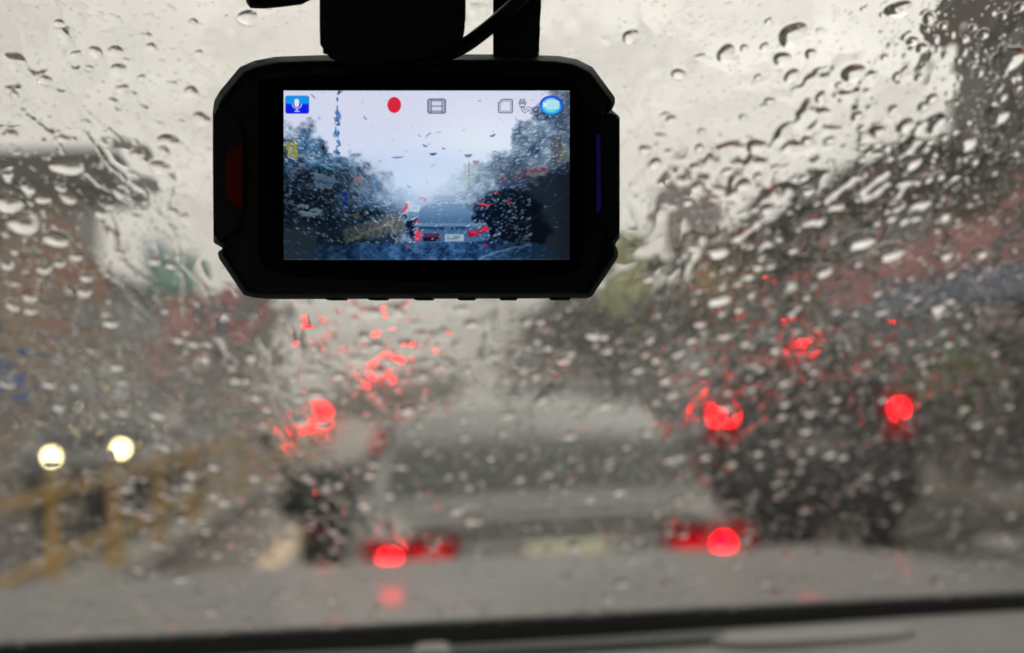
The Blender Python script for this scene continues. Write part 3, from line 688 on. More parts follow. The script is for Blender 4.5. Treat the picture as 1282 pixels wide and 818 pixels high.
# right signs
put(sm(4,-2,np.abs(CX-1108)-38)*sm(4,-2,np.abs(CYY-(380-(CX-1108)*.25))-22)*.8, [164,164,176]); put(sm(4,-2,np.abs(CX-1112)-28)*sm(4,-2,np.abs(CYY-(378-(CX-1108)*.25))-6)*.9, [170,60,76])
put(sm(4,-2,np.abs(CX-1010)-62)*sm(4,-2,np.abs(CYY-(405-(CX-1010)*.30))-13)*sm(.35,.5,n3), [140,74,104]); put(sm(4,-2,np.abs(CX-1010)-66)*sm(4,-2,np.abs(CYY-(436-(CX-1010)*.28))-12)*.7, [62,84,140])
put(sm(4,-2,np.abs(CX-1192)-20)*sm(4,-2,np.abs(CYY-290)-55)*.75, [86,70,64]); put(sm(4,-2,np.abs(CX-1225)-18)*sm(4,-2,np.abs(CYY-310)-28)*.7, [120,124,92])
put(sm(4,-2,np.abs(CX-820)-26)*sm(4,-2,np.abs(CYY-400)-50)*.5, [150,160,140]); put(sm(3,1,np.abs(CX-818))*(CYY>340)*(CYY<460)*.7, [60,84,96])
CX, CYY = CX0, CYY0
# beads of rain on the glass in front of the little lens: bright lower arc, dark upper arc
rd = np.random.default_rng(3)
for k in range(5600):
    x, y = rd.uniform(20, 1250), rd.uniform(30, 765)
    inm = ml[min(SH-1, int((y-32)/730*SH)) if y > 32 else 0, min(SW-1, max(0, int((x-22)/1226*SW)))] + mr[min(SH-1, max(0, int((y-32)/730*SH))), min(SW-1, max(0, int((x-22)/1226*SW)))]
    if inm < .4 and rd.random() > .03: continue
    if x > 1080 and y > 400 and rd.random() > .05: continue
    if 600 < x < 840 and 520 < y < 690 and rd.random() > .25: continue
    if y > 600 and x < 520 and rd.random() > .4: continue
    a = rd.uniform(2.5, 6)*(1.7 if rd.random() < .12 else 1); c = a*rd.uniform(.5, .9)
    tilt = (.7 if x < 500 else -.6)*rd.uniform(.4, 1.2)
    if inm < .4: a *= 1.5; c *= .45
    i0, i1 = max(0, int((x-22-2.2*a)/1226*SW)), min(SW, int((x-22+2.2*a)/1226*SW)+2); j0, j1 = max(0, int((y-32-2.2*a)/730*SH)), min(SH, int((y-32+2.2*a)/730*SH)+2)
    if i1 <= i0 or j1 <= j0: continue
    dx, dy = CX[j0:j1, i0:i1]-x, CYY[j0:j1, i0:i1]-y
    p_, q_ = dx*math.cos(tilt)+dy*math.sin(tilt), -dx*math.sin(tilt)+dy*math.cos(tilt)
    e = 1-(p_/(a*1.3))**2-(q_/c)**2
    k_ = rd.uniform(.3, 1.0); br = np.array([190,208,228]) if y < 690 else np.array([90,125,160])
    if inm < .4: br = np.array([120,130,160])
    mk = (sm(0,.6,e)*sm(-.6,.6,q_/c+.2)*k_)[..., None]; sub = img[j0:j1, i0:i1]
    sub = sub*(1-mk)+br*mk
    mk = (sm(0,.5,e)*sm(.1,-.8,q_/c)*k_*.8)[..., None]; sub = sub*(1-mk)+np.array([20,34,48] if inm > .4 else [80,90,120])*mk
    img[j0:j1, i0:i1] = sub
for (x, y, a, c, t_, cc) in ((512,322,32,4,-.05,(120,110,150)),(664,308,18,6,-.1,(40,54,110)),(628,272,14,5,.4,(110,120,150)),(708,284,8,4,.1,(90,100,130)),(815,315,20,8,-.1,(120,118,130)),(920,228,16,6,-.4,(110,125,150)),
        (372,152,14,5,.8,(140,150,175)),(862,78,9,2.5,0,(130,130,140)),(605,228,10,4,.9,(150,165,195)),(848,345,16,12,0,(150,130,140)),(435,338,10,3,.3,(130,145,180)),(243,155,9,5,.5,(110,140,180)),(175,152,12,4,.9,(150,165,195)),(560,448,14,4,.4,(60,70,110))):
    dx, dy = CX-x, CYY-y; p_, q_ = dx*math.cos(t_)+dy*math.sin(t_), -dx*math.sin(t_)+dy*math.cos(t_)
    put(sm(0,.6,1-(p_/a)**2-((q_+ (p_/a)**2*c*.8)/c)**2), cc)
# faint scratches
for (xa, ya, xb, yb) in ((1060,610,1250,470),(1140,470,1200,380),(170,260,230,520),(330,400,460,560),(780,600,830,540)):
    dx, dy = xb-xa, yb-ya; ln = math.hypot(dx, dy); al = ((CX-xa)*dx+(CYY-ya)*dy)/ln; pe_ = (-(CX-xa)*dy+(CYY-ya)*dx)/ln
    put(sm(2.2,.6,np.abs(pe_))*(al>0)*(al<ln)*.45, [120,130,140])
g = (np.exp(-((CX-640)/170)**2 - ((CYY-430)/90)**2)*.5)[..., None]; img = img*(1-g) + np.array([205,222,244])*g
lum_ = img.mean(-1, keepdims=True); wgt = np.clip(1-np.abs(lum_-90)/110, 0, 1)
img = np.clip((img-118)*1.06+120, 4, 250) + wgt*np.array([-12,-1,14])
g = (sm(300,420,CYY)*sm(150,420,np.abs(CX-660)))[..., None]; img = img*(1-.42*g)
g = (np.exp(-((CX0-640)/230)**2-((CYY0-430)/80)**2)*sm(540,500,CYY0)*.45)[..., None]; img = img*(1-g)+np.array([214,228,246])*g
for _ in range(1): img = (np.roll(img,1,0)+np.roll(img,-1,0)+np.roll(img,1,1)+np.roll(img,-1,1)+2*img)/6
img += ((np.random.default_rng(8).random(S_)-.5)*9)[..., None]
# vignette of the panel edge
img *= (1 - .18*sm(.93,1,gx))[..., None]
# ---- on-screen symbols
def rrect(cx, cyy, hw, hh, r):
    qx, qy = np.abs(CX-cx)-hw+r, np.abs(CYY-cyy)-hh+r
    return np.hypot(np.maximum(qx,0), np.maximum(qy,0)) + np.minimum(np.maximum(qx,qy),0) - r
def fill(d, c, a=1): put(sm(1.6,-1.6,d)*a, c)
def stroke(d, w_, c, a=1): put(sm(1.5,-1.5,np.abs(d)-w_)*a, c)
d = rrect(81, 94, 50, 38, 9); fill(d, [12,30,225]); put(sm(1.6,-1.6,d)*sm(96,86,CYY), [14,150,232]); put(sm(1.6,-1.6,d)*sm(130,100,CYY)*sm(88,92,CYY)*.2, [30,40,255]); stroke(d, 1, [30,50,150], .7)
fill(rrect(79, 86, 10, 18, 10), [222,226,232])
d = np.hypot(CX-80, CYY-90)-20; stroke(d, 1.8, [215,222,235], 1*(1)) if False else put(sm(1.5,-1.5,np.abs(d)-1.8)*(CYY>90), [215,222,235])
fill(rrect(80, 116, 2.2, 6, 1), [215,222,235]); fill(rrect(80, 122, 11, 2.2, 1), [215,222,235])
e = np.sqrt(((CX-497)/29)**2+((CYY-95)/34)**2); put(sm(1.05,.98,e), [214,38,62])
INK = [52,52,92]
d = rrect(679, 100, 37, 30, 8); stroke(d, 2.6, INK); fill(d, [196,200,222], .35)
for x in (656, 702): fill(rrect(x, 100, 1.6, 29, 1), INK)
for y in (77, 100, 122): fill(rrect(679, y, 22, 1.5, 1), INK)
for x in (649, 709):
    for y in (79, 88, 97, 106, 115, 123): fill(rrect(x, y, 3.2, 2.2, 1), INK, .75)
dcut = (943+16 - CX) + (70+16 - CYY) ; d = np.maximum(rrect(974, 100, 30, 29, 6), (dcut-14)*.7); stroke(d, 1.8, INK); stroke(d+7, 1.1, INK, .8)
for x in (1040, 1054): stroke(rrect(x, 76, 3.5, 6, 1), 1.2, INK)
stroke(rrect(1047, 86, 15, 3.5, 2), 1.3, INK); stroke(rrect(1047, 97, 11, 8, 5), 1.4, INK)
cp = [(1047,106),(1049,116),(1057,123),(1066,118),(1073,109),(1082,113),(1085,128)]
dm = np.full(S_, 1e9)
for (xa, ya), (xb, yb) in zip(cp, cp[1:]):
    dx, dy = xb-xa, yb-ya; tt = np.clip(((CX-xa)*dx+(CYY-ya)*dy)/(dx*dx+dy*dy), 0, 1); dm = np.minimum(dm, np.hypot(CX-xa-dx*tt, CYY-ya-dy*tt))
stroke(dm-5, 1.2, INK)
e = np.sqrt(((CX-1170)/50)**2+((CYY-96)/41)**2)
put(sm(1.04,.98,e), [22,70,214]); put(sm(.98,.90,e)*sm(70,130,CYY), [30,180,232]); put(sm(.86,.6,e), [120,214,232]); put(sm(.9,.7,e)*sm(100,60,CYY)*.35, [190,225,240])
stroke(rrect(1178, 94, 25, 15, 2), 1.4, [236,242,248]); fill(rrect(1178, 94, 24, 14, 2), [190,226,238], .7)
put((CX>1136)*(CX<1152)*sm(2,-2,np.abs(CYY-94)-4-(1152-CX)*.5), [215,236,244])
img = np.clip(img, 3, 245)/255
lin = np.where(img <= .04045, img/12.92, ((img+.055)/1.055)**2.4)
me = bpy.data.meshes.new('screen')
vx = ((X0 + (X1-X0)*(np.arange(SW+1))/SW) - CXp)*PX; vy = (CYp - (Y0 + (Y1-Y0)*(np.arange(SH+1))/SH))*PX
XX, YY = np.meshgrid(vx, vy); co = np.stack([XX, YY, np.full(XX.shape, .00035)], -1).reshape(-1, 3)
idx = np.arange((SW+1)*(SH+1)).reshape(SH+1, SW+1)
fc = np.stack([idx[:-1,:-1], idx[1:,:-1], idx[1:,1:], idx[:-1,1:]], -1).reshape(-1, 4)
def np_mesh(me, co, fc):
    me.vertices.add(len(co)); me.vertices.foreach_set('co', co.astype(np.float32).ravel())
    me.loops.add(fc.size); me.loops.foreach_set('vertex_index', fc.astype(np.int32).ravel())
    me.polygons.add(len(fc)); me.polygons.foreach_set('loop_start', np.arange(0, fc.size, 4, dtype=np.int32))
    me.update(calc_edges=True)
np_mesh(me, co, fc)
pad = np.pad(lin, ((0,1),(0,1),(0,0)), mode='edge'); ca = me.color_attributes.new('picture', 'FLOAT_COLOR', 'POINT')
ca.data.foreach_set('color', np.concatenate([pad, np.ones(pad.shape[:2]+(1,))], -1).astype(np.float32).ravel())
ms = bpy.data.materials.new('lit_display'); ms.use_nodes = True; n = ms.node_tree; p = n.nodes['Principled BSDF']
p.inputs['Base Color'].default_value = (.01,.01,.01,1); p.inputs['Roughness'].default_value = .25
at_ = n.nodes.new('ShaderNodeAttribute'); at_.attribute_name = 'picture'; n.links.new(at_.outputs['Color'], p.inputs['Emission Color']); p.inputs['Emission Strength'].default_value = 1.0
me.materials.append(ms); so = bpy.data.objects.new('screen', me); col.objects.link(so); so.parent = dc

# bracket in front of the body's top edge, hanging from the glass
mt = [(401,-130),(400,30),(401,62),(408,72),(430,79),(470,80),(530,72),(568,62),(579,52),(583,30),(583,-130)]
def fnP(a, c, d):
    k = (DD + d)/DD; x, y, z = L(a, c, d); ox, oy = (CXp-641)*PX, (409-CYp)*PX
    return ((x+ox)*k-ox, (y+oy)*k-oy, z)
MB().prism(mt, fnP, -.010, .002).build('mounting_bracket', M['black'], dc, smooth=True, bevel=.001)
st = [(617,-140),(617,68),(670,70),(676,62),(675,48),(677,36),(676,20),(678,8),(677,-140)]
MB().prism(st, fnD, .003, .012).build('mounting_stem', M['black'], dc, smooth=True, bevel=.0006)
# power cable looping past the bracket
cb_ = empty('power_cable', (0,0,0), 0, 'thick black power cable looping behind the bracket above the dash camera', 'cable')
pts = [(705,-150),(690,-60),(668,-18),(640,12),(606,40),(575,60),(530,76),(490,80),(455,78),(430,70)]
def smooth_path(pts, k=6):
    out = []
    for i in range(len(pts)-1):
        p0, p1, p2, p3 = [Vector((*pts[max(0, min(len(pts)-1, i+j))], 0)) for j in (-1, 0, 1, 2)]
        for s_ in range(k):
            t = s_/k; out.append(.5*((2*p1)+(-p0+p2)*t+(2*p0-5*p1+4*p2-p3)*t*t+(-p0+3*p1-3*p2+p3)*t**3))
    out.append(Vector((*pts[-1], 0))); return out
Wm = Matrix.Translation(EYE + ray(521, 220)*DD) @ CM
cp3 = [Wm @ Vector(L(q.x, q.y, -.004 + .008*(i/54))) for i, q in enumerate(smooth_path(pts))]
MB().tube(cp3, 9.5*PX, 12).build('sheath', M['cable'], cb_, smooth=True)
MB().tube([cp3[-4], cp3[-1]], [12*PX, 13*PX], 12).build('plug', M['black'], cb_, smooth=True)
# rounded rod end above left
rod = empty('mirror_rod', (0,0,0), 0, 'black rounded rod end poking in at the top edge left of the bracket', 'mirror rod')
rp = [Wm @ Vector(L(x, y, .0)) for x, y in ((309,-3),(313,-3),(330,-4),(350,-6),(374,-9),(400,-17),(405,-19))]
MB().tube(rp, [8*PX, 13.5*PX, 15*PX, 15*PX, 15*PX, 10*PX, 9*PX], 16).build('rod', M['black'], rod, smooth=True)
MB().tube([rp[-1], Wm @ Vector(L(407,-60,.008)), Wm @ Vector(L(407,-130,.008))], 7*PX, 10).build('stay', M['black'], rod, smooth=True)

# ------------------------------------------------------------------ rain on the windshield
water = bpy.data.materials.new('rain_water'); water.use_nodes = True; n = water.node_tree
n.nodes.remove(n.nodes['Principled BSDF']); gl = n.nodes.new('ShaderNodeBsdfGlass'); gl.inputs['Roughness'].default_value = 0; gl.inputs['IOR'].default_value = 1.333
n.links.new(gl.outputs[0], n.nodes['Material Output'].inputs[0])

# grid on the glass: k = sideways slope seen from the seat, v = distance down the glass
K0, K1, NK = -.47, .58, 1180
ks = np.linspace(K0, K1, NK)
vv = [.045]
while vv[-1] < .548:
    y = .25 + vv[-1]*math.cos(SL); vv.append(vv[-1] + .00052*(y/.35)**1.55)
vv = np.array(vv); NVr = len(vv); yv = .25 + vv*math.cos(SL)
U = ks[None, :]*yv[:, None]; V = np.repeat(vv[:, None], NK, 1)
H = np.zeros(U.shape)
def field(cell, seed, o=3):       # fractal noise sampled in glass metres
    r = np.random.default_rng(seed); out = np.zeros(U.shape); tot = 0
    cu, cv = cell
    for k in range(o):
        a, b_ = cu/2**k, cv/2**k
        gu, gv = int(1.6/a)+4, int(.7/b_)+4; g = r.random((gv, gu))
        x = (U+.8)/a; y = V/b_; xi, yi = x.astype(int), y.astype(int); fx, fy = x-xi, y-yi
        fx, fy = fx*fx*(3-2*fx), fy*fy*(3-2*fy)
        out += ((g[yi,xi]*(1-fx)+g[yi,xi+1]*fx)*(1-fy)+(g[yi+1,xi]*(1-fx)+g[yi+1,xi+1]*fx)*fy)/2**k; tot += 1/2**k
    return out/tot
def smax(a, b_, k=.00005): 
    h = np.clip(.5+.5*(a-b_)/k, 0, 1); return b_*(1-h)+a*h+k*h*(1-h)
# rippled film in patches
ELV = (1.656 - V*math.sin(SL) - 1.5)/yv[:, None]
KV = U/yv[:, None]
FA = .02 + .62/(1+np.exp(-(ELV-.03)/.02)) + .12*(KV < -.12)*(ELV > -.02)
film = (field((.016, .022), 5, 3)-.46)*.0016*FA
H = np.maximum(H, np.minimum(film, .0005))
rip = (field((.005, .007), 15, 2)-.50)*.0026*np.maximum(0, FA-.05)*(KV < .40)
H = np.maximum(H, rip*np.clip((field((.05,.06), 25, 2)-.42)*8, 0, 1))
def stamp(u, v, ru, rv, h, ang=0, wob=.12, pw=1.0):
    y = .25 + v*math.cos(SL); m = max(ru, rv)*1.25
    j0, j1 = np.searchsorted(vv, v-m), np.searchsorted(vv, v+m)
    i0, i1 = int((( u-m)/y - K0)/(K1-K0)*(NK-1)) - 3, int(((u+m)/y - K0)/(K1-K0)*(NK-1)) + 4
    i0, i1 = max(0, i0), min(NK, i1)
    if j1 <= j0 or i1 <= i0: return
    du, dv = U[j0:j1, i0:i1]-u, V[j0:j1, i0:i1]-v
    c, s_ = math.cos(ang), math.sin(ang); a, b_ = (du*c+dv*s_)/ru, (-du*s_+dv*c)/rv
    th = np.arctan2(b_, a); ph = rng.uniform(0, 6.28, 3)
    rr = np.sqrt(a*a+b_*b_)/(1 + wob*(np.sin(2*th+ph[0])*.5+np.sin(3*th+ph[1])*.35+np.sin(5*th+ph[2])*.15))
    z = h*(1.12*np.maximum(0, 1-rr*rr)**pw - .0)
    H[j0:j1, i0:i1] = smax(H[j0:j1, i0:i1], z, .00003) if False else np.maximum(H[j0:j1, i0:i1], z)
# density of beads across the glass
def sg(x): return 1/(1+math.exp(-max(-40, min(40, x))))
def dens(u, v):
    y = .25+v*math.cos(SL); k = u/y; el = (1.656 - v*math.sin(SL) - 1.5)/y   # sideways / upward slope
    sky_ = sg((el-.10)/.02); low = sg((-.035-el)/.012)
    right = sg((k-.15)/.03); left = sg((-.10-k)/.03)
    d = .46*(1-low) + .22*low
    d += right*(1-low)*(.75 - .35*sky_*(k < .35)) + right*low*.04
    d += left*(1-low)*.34 + left*low*.12
    return min(1.2, d)
cnt = 0
for _ in range(24000):
    v = rng.uniform(.05, .545); y = .25+v*math.cos(SL); u = rng.uniform(K0, K1)*y
    el0 = (1.656 - v*math.sin(SL) - 1.5)/y
    if rng.random() > dens(u, v)*(y/.72)*1.0: continue
    r = .00042 + .00034*rng.gamma(1.2, .7)*(y/.5)**.5
    r = min(r, .0023)
    skyp = el0 > .035 + .0*u and u/y < .33
    if u/y < -.25 and el0 < .17: skyp = False
    r = min(r, .0013 if skyp else .0016)
    if el0 < -.05: r *= 1.55
    hh = rng.uniform(.10, .24) if skyp else rng.uniform(.32, .52)
    el_ = rng.uniform(1.0, 1.7); ang = (-.45 if u > .03 else .25) + rng.normal(0, .35)
    stamp(u, v, r*el_, r*rng.uniform(1.0, 1.5), r*hh, ang, .2); cnt += 1
# rivulets that ran down the glass
def rivulet(u0, v0, v1, drift, wdt, seed):
    r = np.random.default_rng(seed); v = v0; u = u0; ph = r.uniform(0, 6.28, 3)
    while v < v1:
        t = v-v0; uu = u0 + drift*t + .0035*math.sin(t*70+ph[0]) + .002*math.sin(t*160+ph[1])
        ww = wdt*(.65+.35*math.sin(t*110+ph[2])) ; 
        if r.random() > .12: stamp(uu, v, ww, ww*2.2, ww*.11, rng.normal(0,.3), .25)
        v += ww*.8
RIV = [(1042,60,.40,-.12,.0016),(905,285,.50,-.05,.0016),(1000,215,.47,-.08,.0018),(840,250,.50,0,.0018),(130,215,.44,.30,.0022),(200,260,.42,.25,.0020),(20,140,.40,.3,.0024),
        (60,270,.44,.35,.0024),(1270,110,.30,-.1,.0022),(870,10,.24,-.15,.0018),(690,395,.52,-.15,.0018),(955,380,.52,-.06,.0018),(150,330,.46,.25,.0022),(1180,330,.45,-.2,.0016),(330,60,.15,.2,.0014),(1100,150,.36,-.2,.0016),
        (500,500,.52,.1,.0016),(310,470,.52,.15,.0016),(770,560,.545,.02,.0016),(240,560,.54,.1,.0016)]
rv = np.random.default_rng(77)
for _ in range(60):
    px = rv.uniform(0, 330) if rv.random() < .5 else rv.uniform(780, 1280); py = rv.uniform(20, 480)
    RIV.append((px, py, min(.53, .10 + .0007*py + rv.uniform(.05, .16)), (.3 if px < 400 else -.15)*rv.uniform(.3, 1), rv.uniform(.0012, .0019)))
for i, (px, py, v1, dr, wd) in enumerate(RIV):
    wd *= .5
    d = ray(px, py); den = d.dot(NV); tt = (T0-EYE).dot(NV)/den; p = EYE + d*tt; v0 = (p-T0).dot(DV)
    rivulet(p.x, v0, v1, dr, wd, 100+i)
print('beads stamped', cnt)
for nm, m_ in (('sky', (ELV > .1)&(abs(KV) < .3)), ('right', (KV > .2)&(ELV < .1)&(ELV > -.04)), ('low', (ELV < -.06)&(abs(KV) < .15)), ('left', (KV < -.15)&(ELV > -.04)&(ELV < .1))): print('cover', nm, round(float((H[m_] > 1e-5).mean()), 2))
# individual raindrops (the largest), each a closed dome
def glass_hit(px, py):
    d = ray(px, py); tt = (T0-EYE).dot(NV)/d.dot(NV); p = EYE + d*tt; return p.x, (p-T0).dot(DV)
domes = []
for sd in range(10):
    r = np.random.default_rng(500+sd); ph = r.uniform(0, 6.28, 4); NA, NR = 28, 8; wob = r.uniform(.05, .18); hgt = r.uniform(.26, .38); sk = r.uniform(-.15, .25)
    vs = []; 
    for j in range(NR):
        q = (j+1)/NR
        for i in range(NA):
            th = 2*math.pi*i/NA; rad = 1+wob*(math.sin(2*th+ph[0])*.6+math.sin(3*th+ph[1])*.4)
            x_, y_ = q*rad*math.cos(th), q*rad*math.sin(th)
            vs.append((x_ + sk*(1-q*q)*.3, y_ - .2*(1-q*q), hgt*(1-q**2.3)))
    vs.append((sk*.3, -.2, hgt)); top = len(vs)-1
    fs = [(j*NA+i, (j+1)*NA+i, (j+1)*NA+(i+1)%NA, j*NA+(i+1)%NA) for j in range(NR-1) for i in range(NA)] + [(top, i, (i+1)%NA) for i in range(NA)]
    nb = len(vs); vs += [(x_, y_, 0) for (x_, y_, z_) in vs[(NR-1)*NA:NR*NA]]; fs.append(tuple(nb+i for i in range(NA))[::-1])
    m_ = bpy.data.meshes.new('raindrop'); m_.from_pydata(vs, [], fs); m_.update(); m_.materials.append(water)
    bmm = bmesh.new(); bmm.from_mesh(m_); bmesh.ops.recalc_face_normals(bmm, faces=bmm.faces[:]); 
    # the open rim between dome and back is a hairline; make sure dome points up, back points down
    for f in bmm.faces:
        c_ = f.calc_center_median()
        if len(f.verts) > 8:
            if f.normal.z > 0: f.normal_flip()
        elif f.normal.z < 0: f.normal_flip()
    bmm.to_mesh(m_); bmm.free()
    m_.polygons.foreach_set('use_smooth', [len(p_.vertices) < 9 for p_ in m_.polygons]); m_.update(); domes.append(m_)
Rg = Matrix((( 1,0,0),(0,-DV.y,NV.y),(0,-DV.z,NV.z))).to_4x4()   # x across, y up the glass, z outward
placed = []
def drop(px, py, wpx, ang, asp, k, label, group):
    u, v = glass_hit(px, py)
    if v < .04 or v > .54: return
    y = .25+v*math.cos(SL); r = wpx*y/1700/2
    for (a, b_, c_) in placed:
        if math.hypot(a-u, b_-v) < (c_+r)*.9: return
    # dry the film under it
    j0, j1 = np.searchsorted(vv, v-r*1.5), np.searchsorted(vv, v+r*1.5); sub = (U[j0:j1]-u)**2 + ((V[j0:j1]-v))**2 < (r*1.12)**2
    H[j0:j1][sub] = 0
    placed.append((u, v, r))
    o = bpy.data.objects.new('raindrop', domes[k % len(domes)]); col.objects.link(o)
    o.matrix_world = Matrix.Translation(G(u, v, .00012)) @ Rg @ Matrix.Rotation(ang, 4, 'Z') @ Matrix.Diagonal((r, r*asp, r, 1))
    tag(o, label, 'raindrop', group)
GR = 'raindrops on the windshield'
special = [(1207,178,34,.35,.75),(1133,158,24,.3,.8),(1098,165,20,.9,.9),(947,184,26,.2,.8),(992,44,36,.1,.8),(909,68,26,.2,.8),(979,74,22,.5,.8),(1068,92,32,.35,.7),(991,95,20,-.2,.8),(1125,12,34,.45,.6),
    (1142,52,16,.9,.8),(930,232,22,.4,.8),(1262,75,40,.6,.8),(1247,145,30,.5,.9),(789,46,20,.1,.8),(872,235,20,.2,.8),(1075,303,40,.2,.6),(1112,318,40,.3,.6),(1030,340,26,.2,.7),(1030,352,26,.2,.7),(897,315,34,.2,.6),(900,375,34,.15,.6),
    (210,178,28,-.1,.7),(252,150,22,-.3,.8),(148,87,18,-.4,.8),(310,22,26,-.3,.6),(190,60,14,-.5,.8),(200,210,26,.2,.7),(218,212,20,-1.,.8),(85,210,40,.15,.5),(95,225,34,.15,.5),(820,205,18,.3,.8),(870,210,16,.5,.8),(808,188,16,.2,.8),
    (12,255,36,-.3,.7),(30,280,40,-.3,.7),(70,300,30,-.7,.7),(960,262,20,.4,.8),(1140,205,30,.5,.6),(1180,320,26,.4,.7),(1225,318,24,.4,.7),(1172,385,26,.3,.7),(840,150,14,.3,.8),(1010,240,18,.5,.8)]
for i, (px, py, wp, an, asp) in enumerate(special):
    side = 'right' if px > 700 else 'left'
    drop(px, py, wp*1.0, an, asp*1.5, i, 'large flattened raindrop on the upper %s windshield' % side, GR)
tries = 0
while len(placed) < 286 and tries < 6000:
    tries += 1
    px, py = rng.uniform(5, 1277), rng.uniform(5, 740)
    if 250 < px < 790 and py < 390: continue
    u, v = glass_hit(px, py)
    if rng.random() > dens(u, v)*1.0: continue
    wp = rng.uniform(9, 17) if px > 820 else rng.uniform(9, 20)
    if py > 450: wp = rng.uniform(10, 20)
    an = (.45 if px > 700 else -.3) + rng.normal(0, .3)
    reg = ('upper' if py < 280 else 'middle' if py < 520 else 'lower') + ' ' + ('left' if px < 430 else 'centre' if px < 800 else 'right')
    drop(px, py, wp, an, rng.uniform(.9, 1.5), int(rng.integers(0, 10)), 'small clear raindrop among the others on the %s windshield' % reg, GR)
print('raindrops', len(placed))
# mesh of the beads and rivulets too many to count
keep = H > .00001
fk = keep[:-1,:-1] & keep[1:,:-1] & keep[1:,1:] & keep[:-1,1:]
used = np.zeros(H.shape, bool); used[:-1,:-1] |= fk; used[1:,:-1] |= fk; used[1:,1:] |= fk; used[:-1,1:] |= fk
ii = np.cumsum(used.ravel()).reshape(H.shape)-1; nvv = int(used.sum())
base = np.array(T0)[None] + np.stack([U[used], np.zeros(nvv), np.zeros(nvv)], -1) + V[used][:, None]*np.array(DV)[None]
NN = np.array(NV)[None]
topc = base + NN*(H[used][:, None] + .00016); botc = base + NN*.00012
q = np.stack([ii[:-1,:-1][fk], ii[1:,:-1][fk], ii[1:,1:][fk], ii[:-1,1:][fk]], -1)
me = bpy.data.meshes.new('rain_beads'); np_mesh(me, np.concatenate([topc, botc]), np.concatenate([q, q[:, ::-1]+nvv]))
me.polygons.foreach_set('use_smooth', np.ones(len(me.polygons), bool)); me.materials.append(water); me.update()
# finest beads: low domes, built in one go
tries = 60000
v_ = rng.uniform(.05, .545, tries); y_ = .25+v_*math.cos(SL); u_ = rng.uniform(K0, K1, tries)*y_
dn = np.array([dens(a, b) for a, b in zip(u_, v_)])*(y_/.72)
ok = rng.random(tries) < dn*.62; u_, v_, y_ = u_[ok], v_[ok], y_[ok]; nb_ = len(u_)
el_ = (1.656 - v_*math.sin(SL) - 1.5)/y_; insky = (el_ > .04) & (u_/y_ < .33) & ~((u_/y_ < -.25) & (el_ < .17))
rr_ = (.00022 + .00026*rng.random(nb_))*(y_/.45)**.6; hh_ = np.where(insky, rng.uniform(.12, .28, nb_), rng.uniform(.30, .5, nb_))
an_ = rng.normal(0, .5, nb_) + np.where(u_ > 0, -.4, .3); as_ = rng.uniform(1, 1.8, nb_)
NA_ = 10; qs = [1, .82, .5]; px_, py_, pz_ = [], [], []
for q_ in qs:
    for i in range(NA_): t_ = 2*math.pi*i/NA_; px_.append(q_*math.cos(t_)); py_.append(q_*math.sin(t_)); pz_.append(1-q_**2.2)
px_.append(0); py_.append(0); pz_.append(1)
nt_ = len(px_)
for i in range(NA_): t_ = 2*math.pi*i/NA_; px_.append(math.cos(t_)); py_.append(math.sin(t_)); pz_.append(0)
px_.append(0); py_.append(0); pz_.append(0)
px_, py_, pz_ = map(np.array, (px_, py_, pz_)); per = len(px_)
X_ = px_[None]*as_[:, None]; Y_ = py_[None]
du = (X_*np.cos(an_)[:, None] - Y_*np.sin(an_)[:, None])*rr_[:, None]; dv = (X_*np.sin(an_)[:, None] + Y_*np.cos(an_)[:, None])*rr_[:, None]
hz_ = pz_[None]*(hh_*rr_)[:, None] + np.where(np.arange(per) < nt_, .00017, .00013)[None]
cc = np.array(T0)[None,None] + (u_[:, None]+du)[..., None]*np.array([1,0,0.]) + (v_[:, None]+dv)[..., None]*np.array(DV) + hz_[..., None]*np.array(NV)
qf = []
for j in range(2):
    for i in range(NA_): qf.append((j*NA_+i, j*NA_+(i+1)%NA_, (j+1)*NA_+(i+1)%NA_, (j+1)*NA_+i))
tf = [(2*NA_+i, 2*NA_+(i+1)%NA_, nt_-1) for i in range(NA_)]; bf = [(nt_+(i+1)%NA_, nt_+i, per-1) for i in range(NA_)]
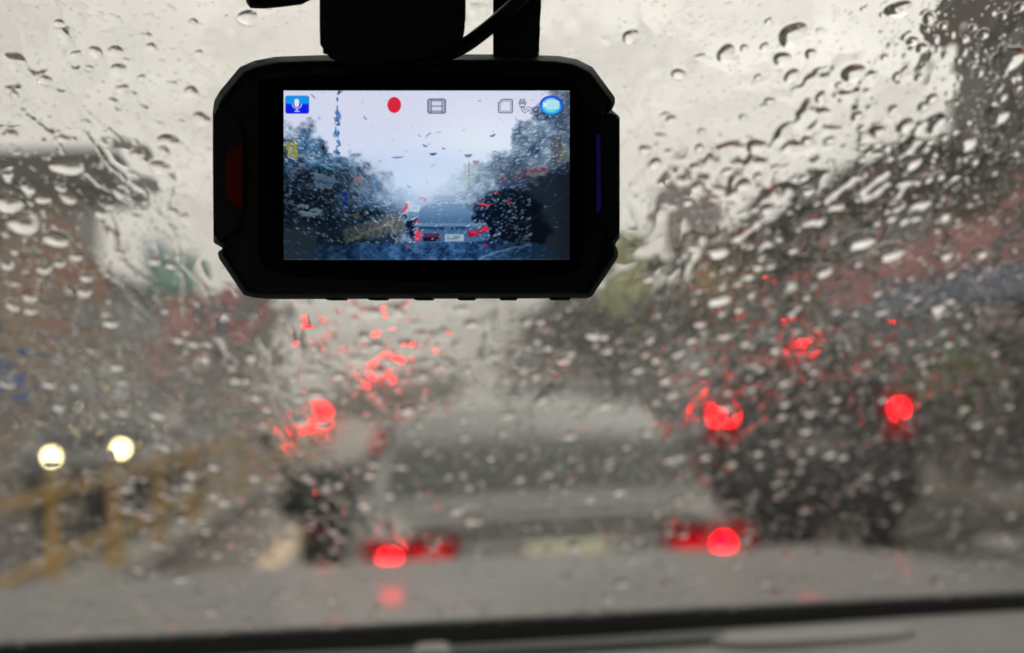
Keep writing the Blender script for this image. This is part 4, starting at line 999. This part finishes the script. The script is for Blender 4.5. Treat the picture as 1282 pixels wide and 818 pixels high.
qf = np.array(qf); tf = np.array(tf + bf)
off = (np.arange(nb_)*per)[:, None, None]
qa = (qf[None]+off).reshape(-1, 4); ta = (tf[None]+off).reshape(-1, 3)
m2 = bpy.data.meshes.new('micro'); m2.vertices.add(nb_*per); m2.vertices.foreach_set('co', cc.reshape(-1).astype(np.float32))
lp = np.concatenate([qa.ravel(), ta.ravel()]).astype(np.int32); m2.loops.add(len(lp)); m2.loops.foreach_set('vertex_index', lp)
m2.polygons.add(len(qa)+len(ta)); m2.polygons.foreach_set('loop_start', np.concatenate([np.arange(len(qa))*4, len(qa)*4+np.arange(len(ta))*3]).astype(np.int32)); m2.update(calc_edges=True)
m2.polygons.foreach_set('use_smooth', np.ones(len(m2.polygons), bool)); m2.materials.append(water)
print('micro beads', nb_, 'normal check', round(m2.polygons[len(qa)].normal.dot(NV), 2), round(m2.polygons[len(qa)+NA_].normal.dot(NV), 2))
mo = bpy.data.objects.new('rain_mist', m2); col.objects.link(mo)
tag(mo, 'finest specks of rain clinging all over the windshield between the bigger beads', 'rain specks', kind='stuff')
# q winds so that the outer sheet faces outward; flip if not
if me.polygons[0].normal.dot(NV) < 0: me.flip_normals()
ro = bpy.data.objects.new('rain_beads', me); col.objects.link(ro)
tag(ro, 'tiny beads, runs and ripples of rain water covering the windshield', 'rain water', kind='stuff')
print('bead mesh verts', len(me.vertices))

# ------------------------------------------------------------------ haze: rain-filled air
HAZE = .0042
if HAZE:
    hz = bpy.data.materials.new('rain_haze'); hz.use_nodes = True; n = hz.node_tree; n.nodes.remove(n.nodes['Principled BSDF'])
    pv = n.nodes.new('ShaderNodeVolumePrincipled'); pv.inputs['Color'].default_value = (.93,.92,.9,1); pv.inputs['Density'].default_value = HAZE; pv.inputs['Anisotropy'].default_value = .2
    n.links.new(pv.outputs[0], n.nodes['Material Output'].inputs['Volume'])
    o = MB().box(-410, 410, -110, 910, -1.1, 14).build('haze', hz); tag(o, kind='stuff')
    cy.volume_bounces = 1; cy.volume_step_rate = 1
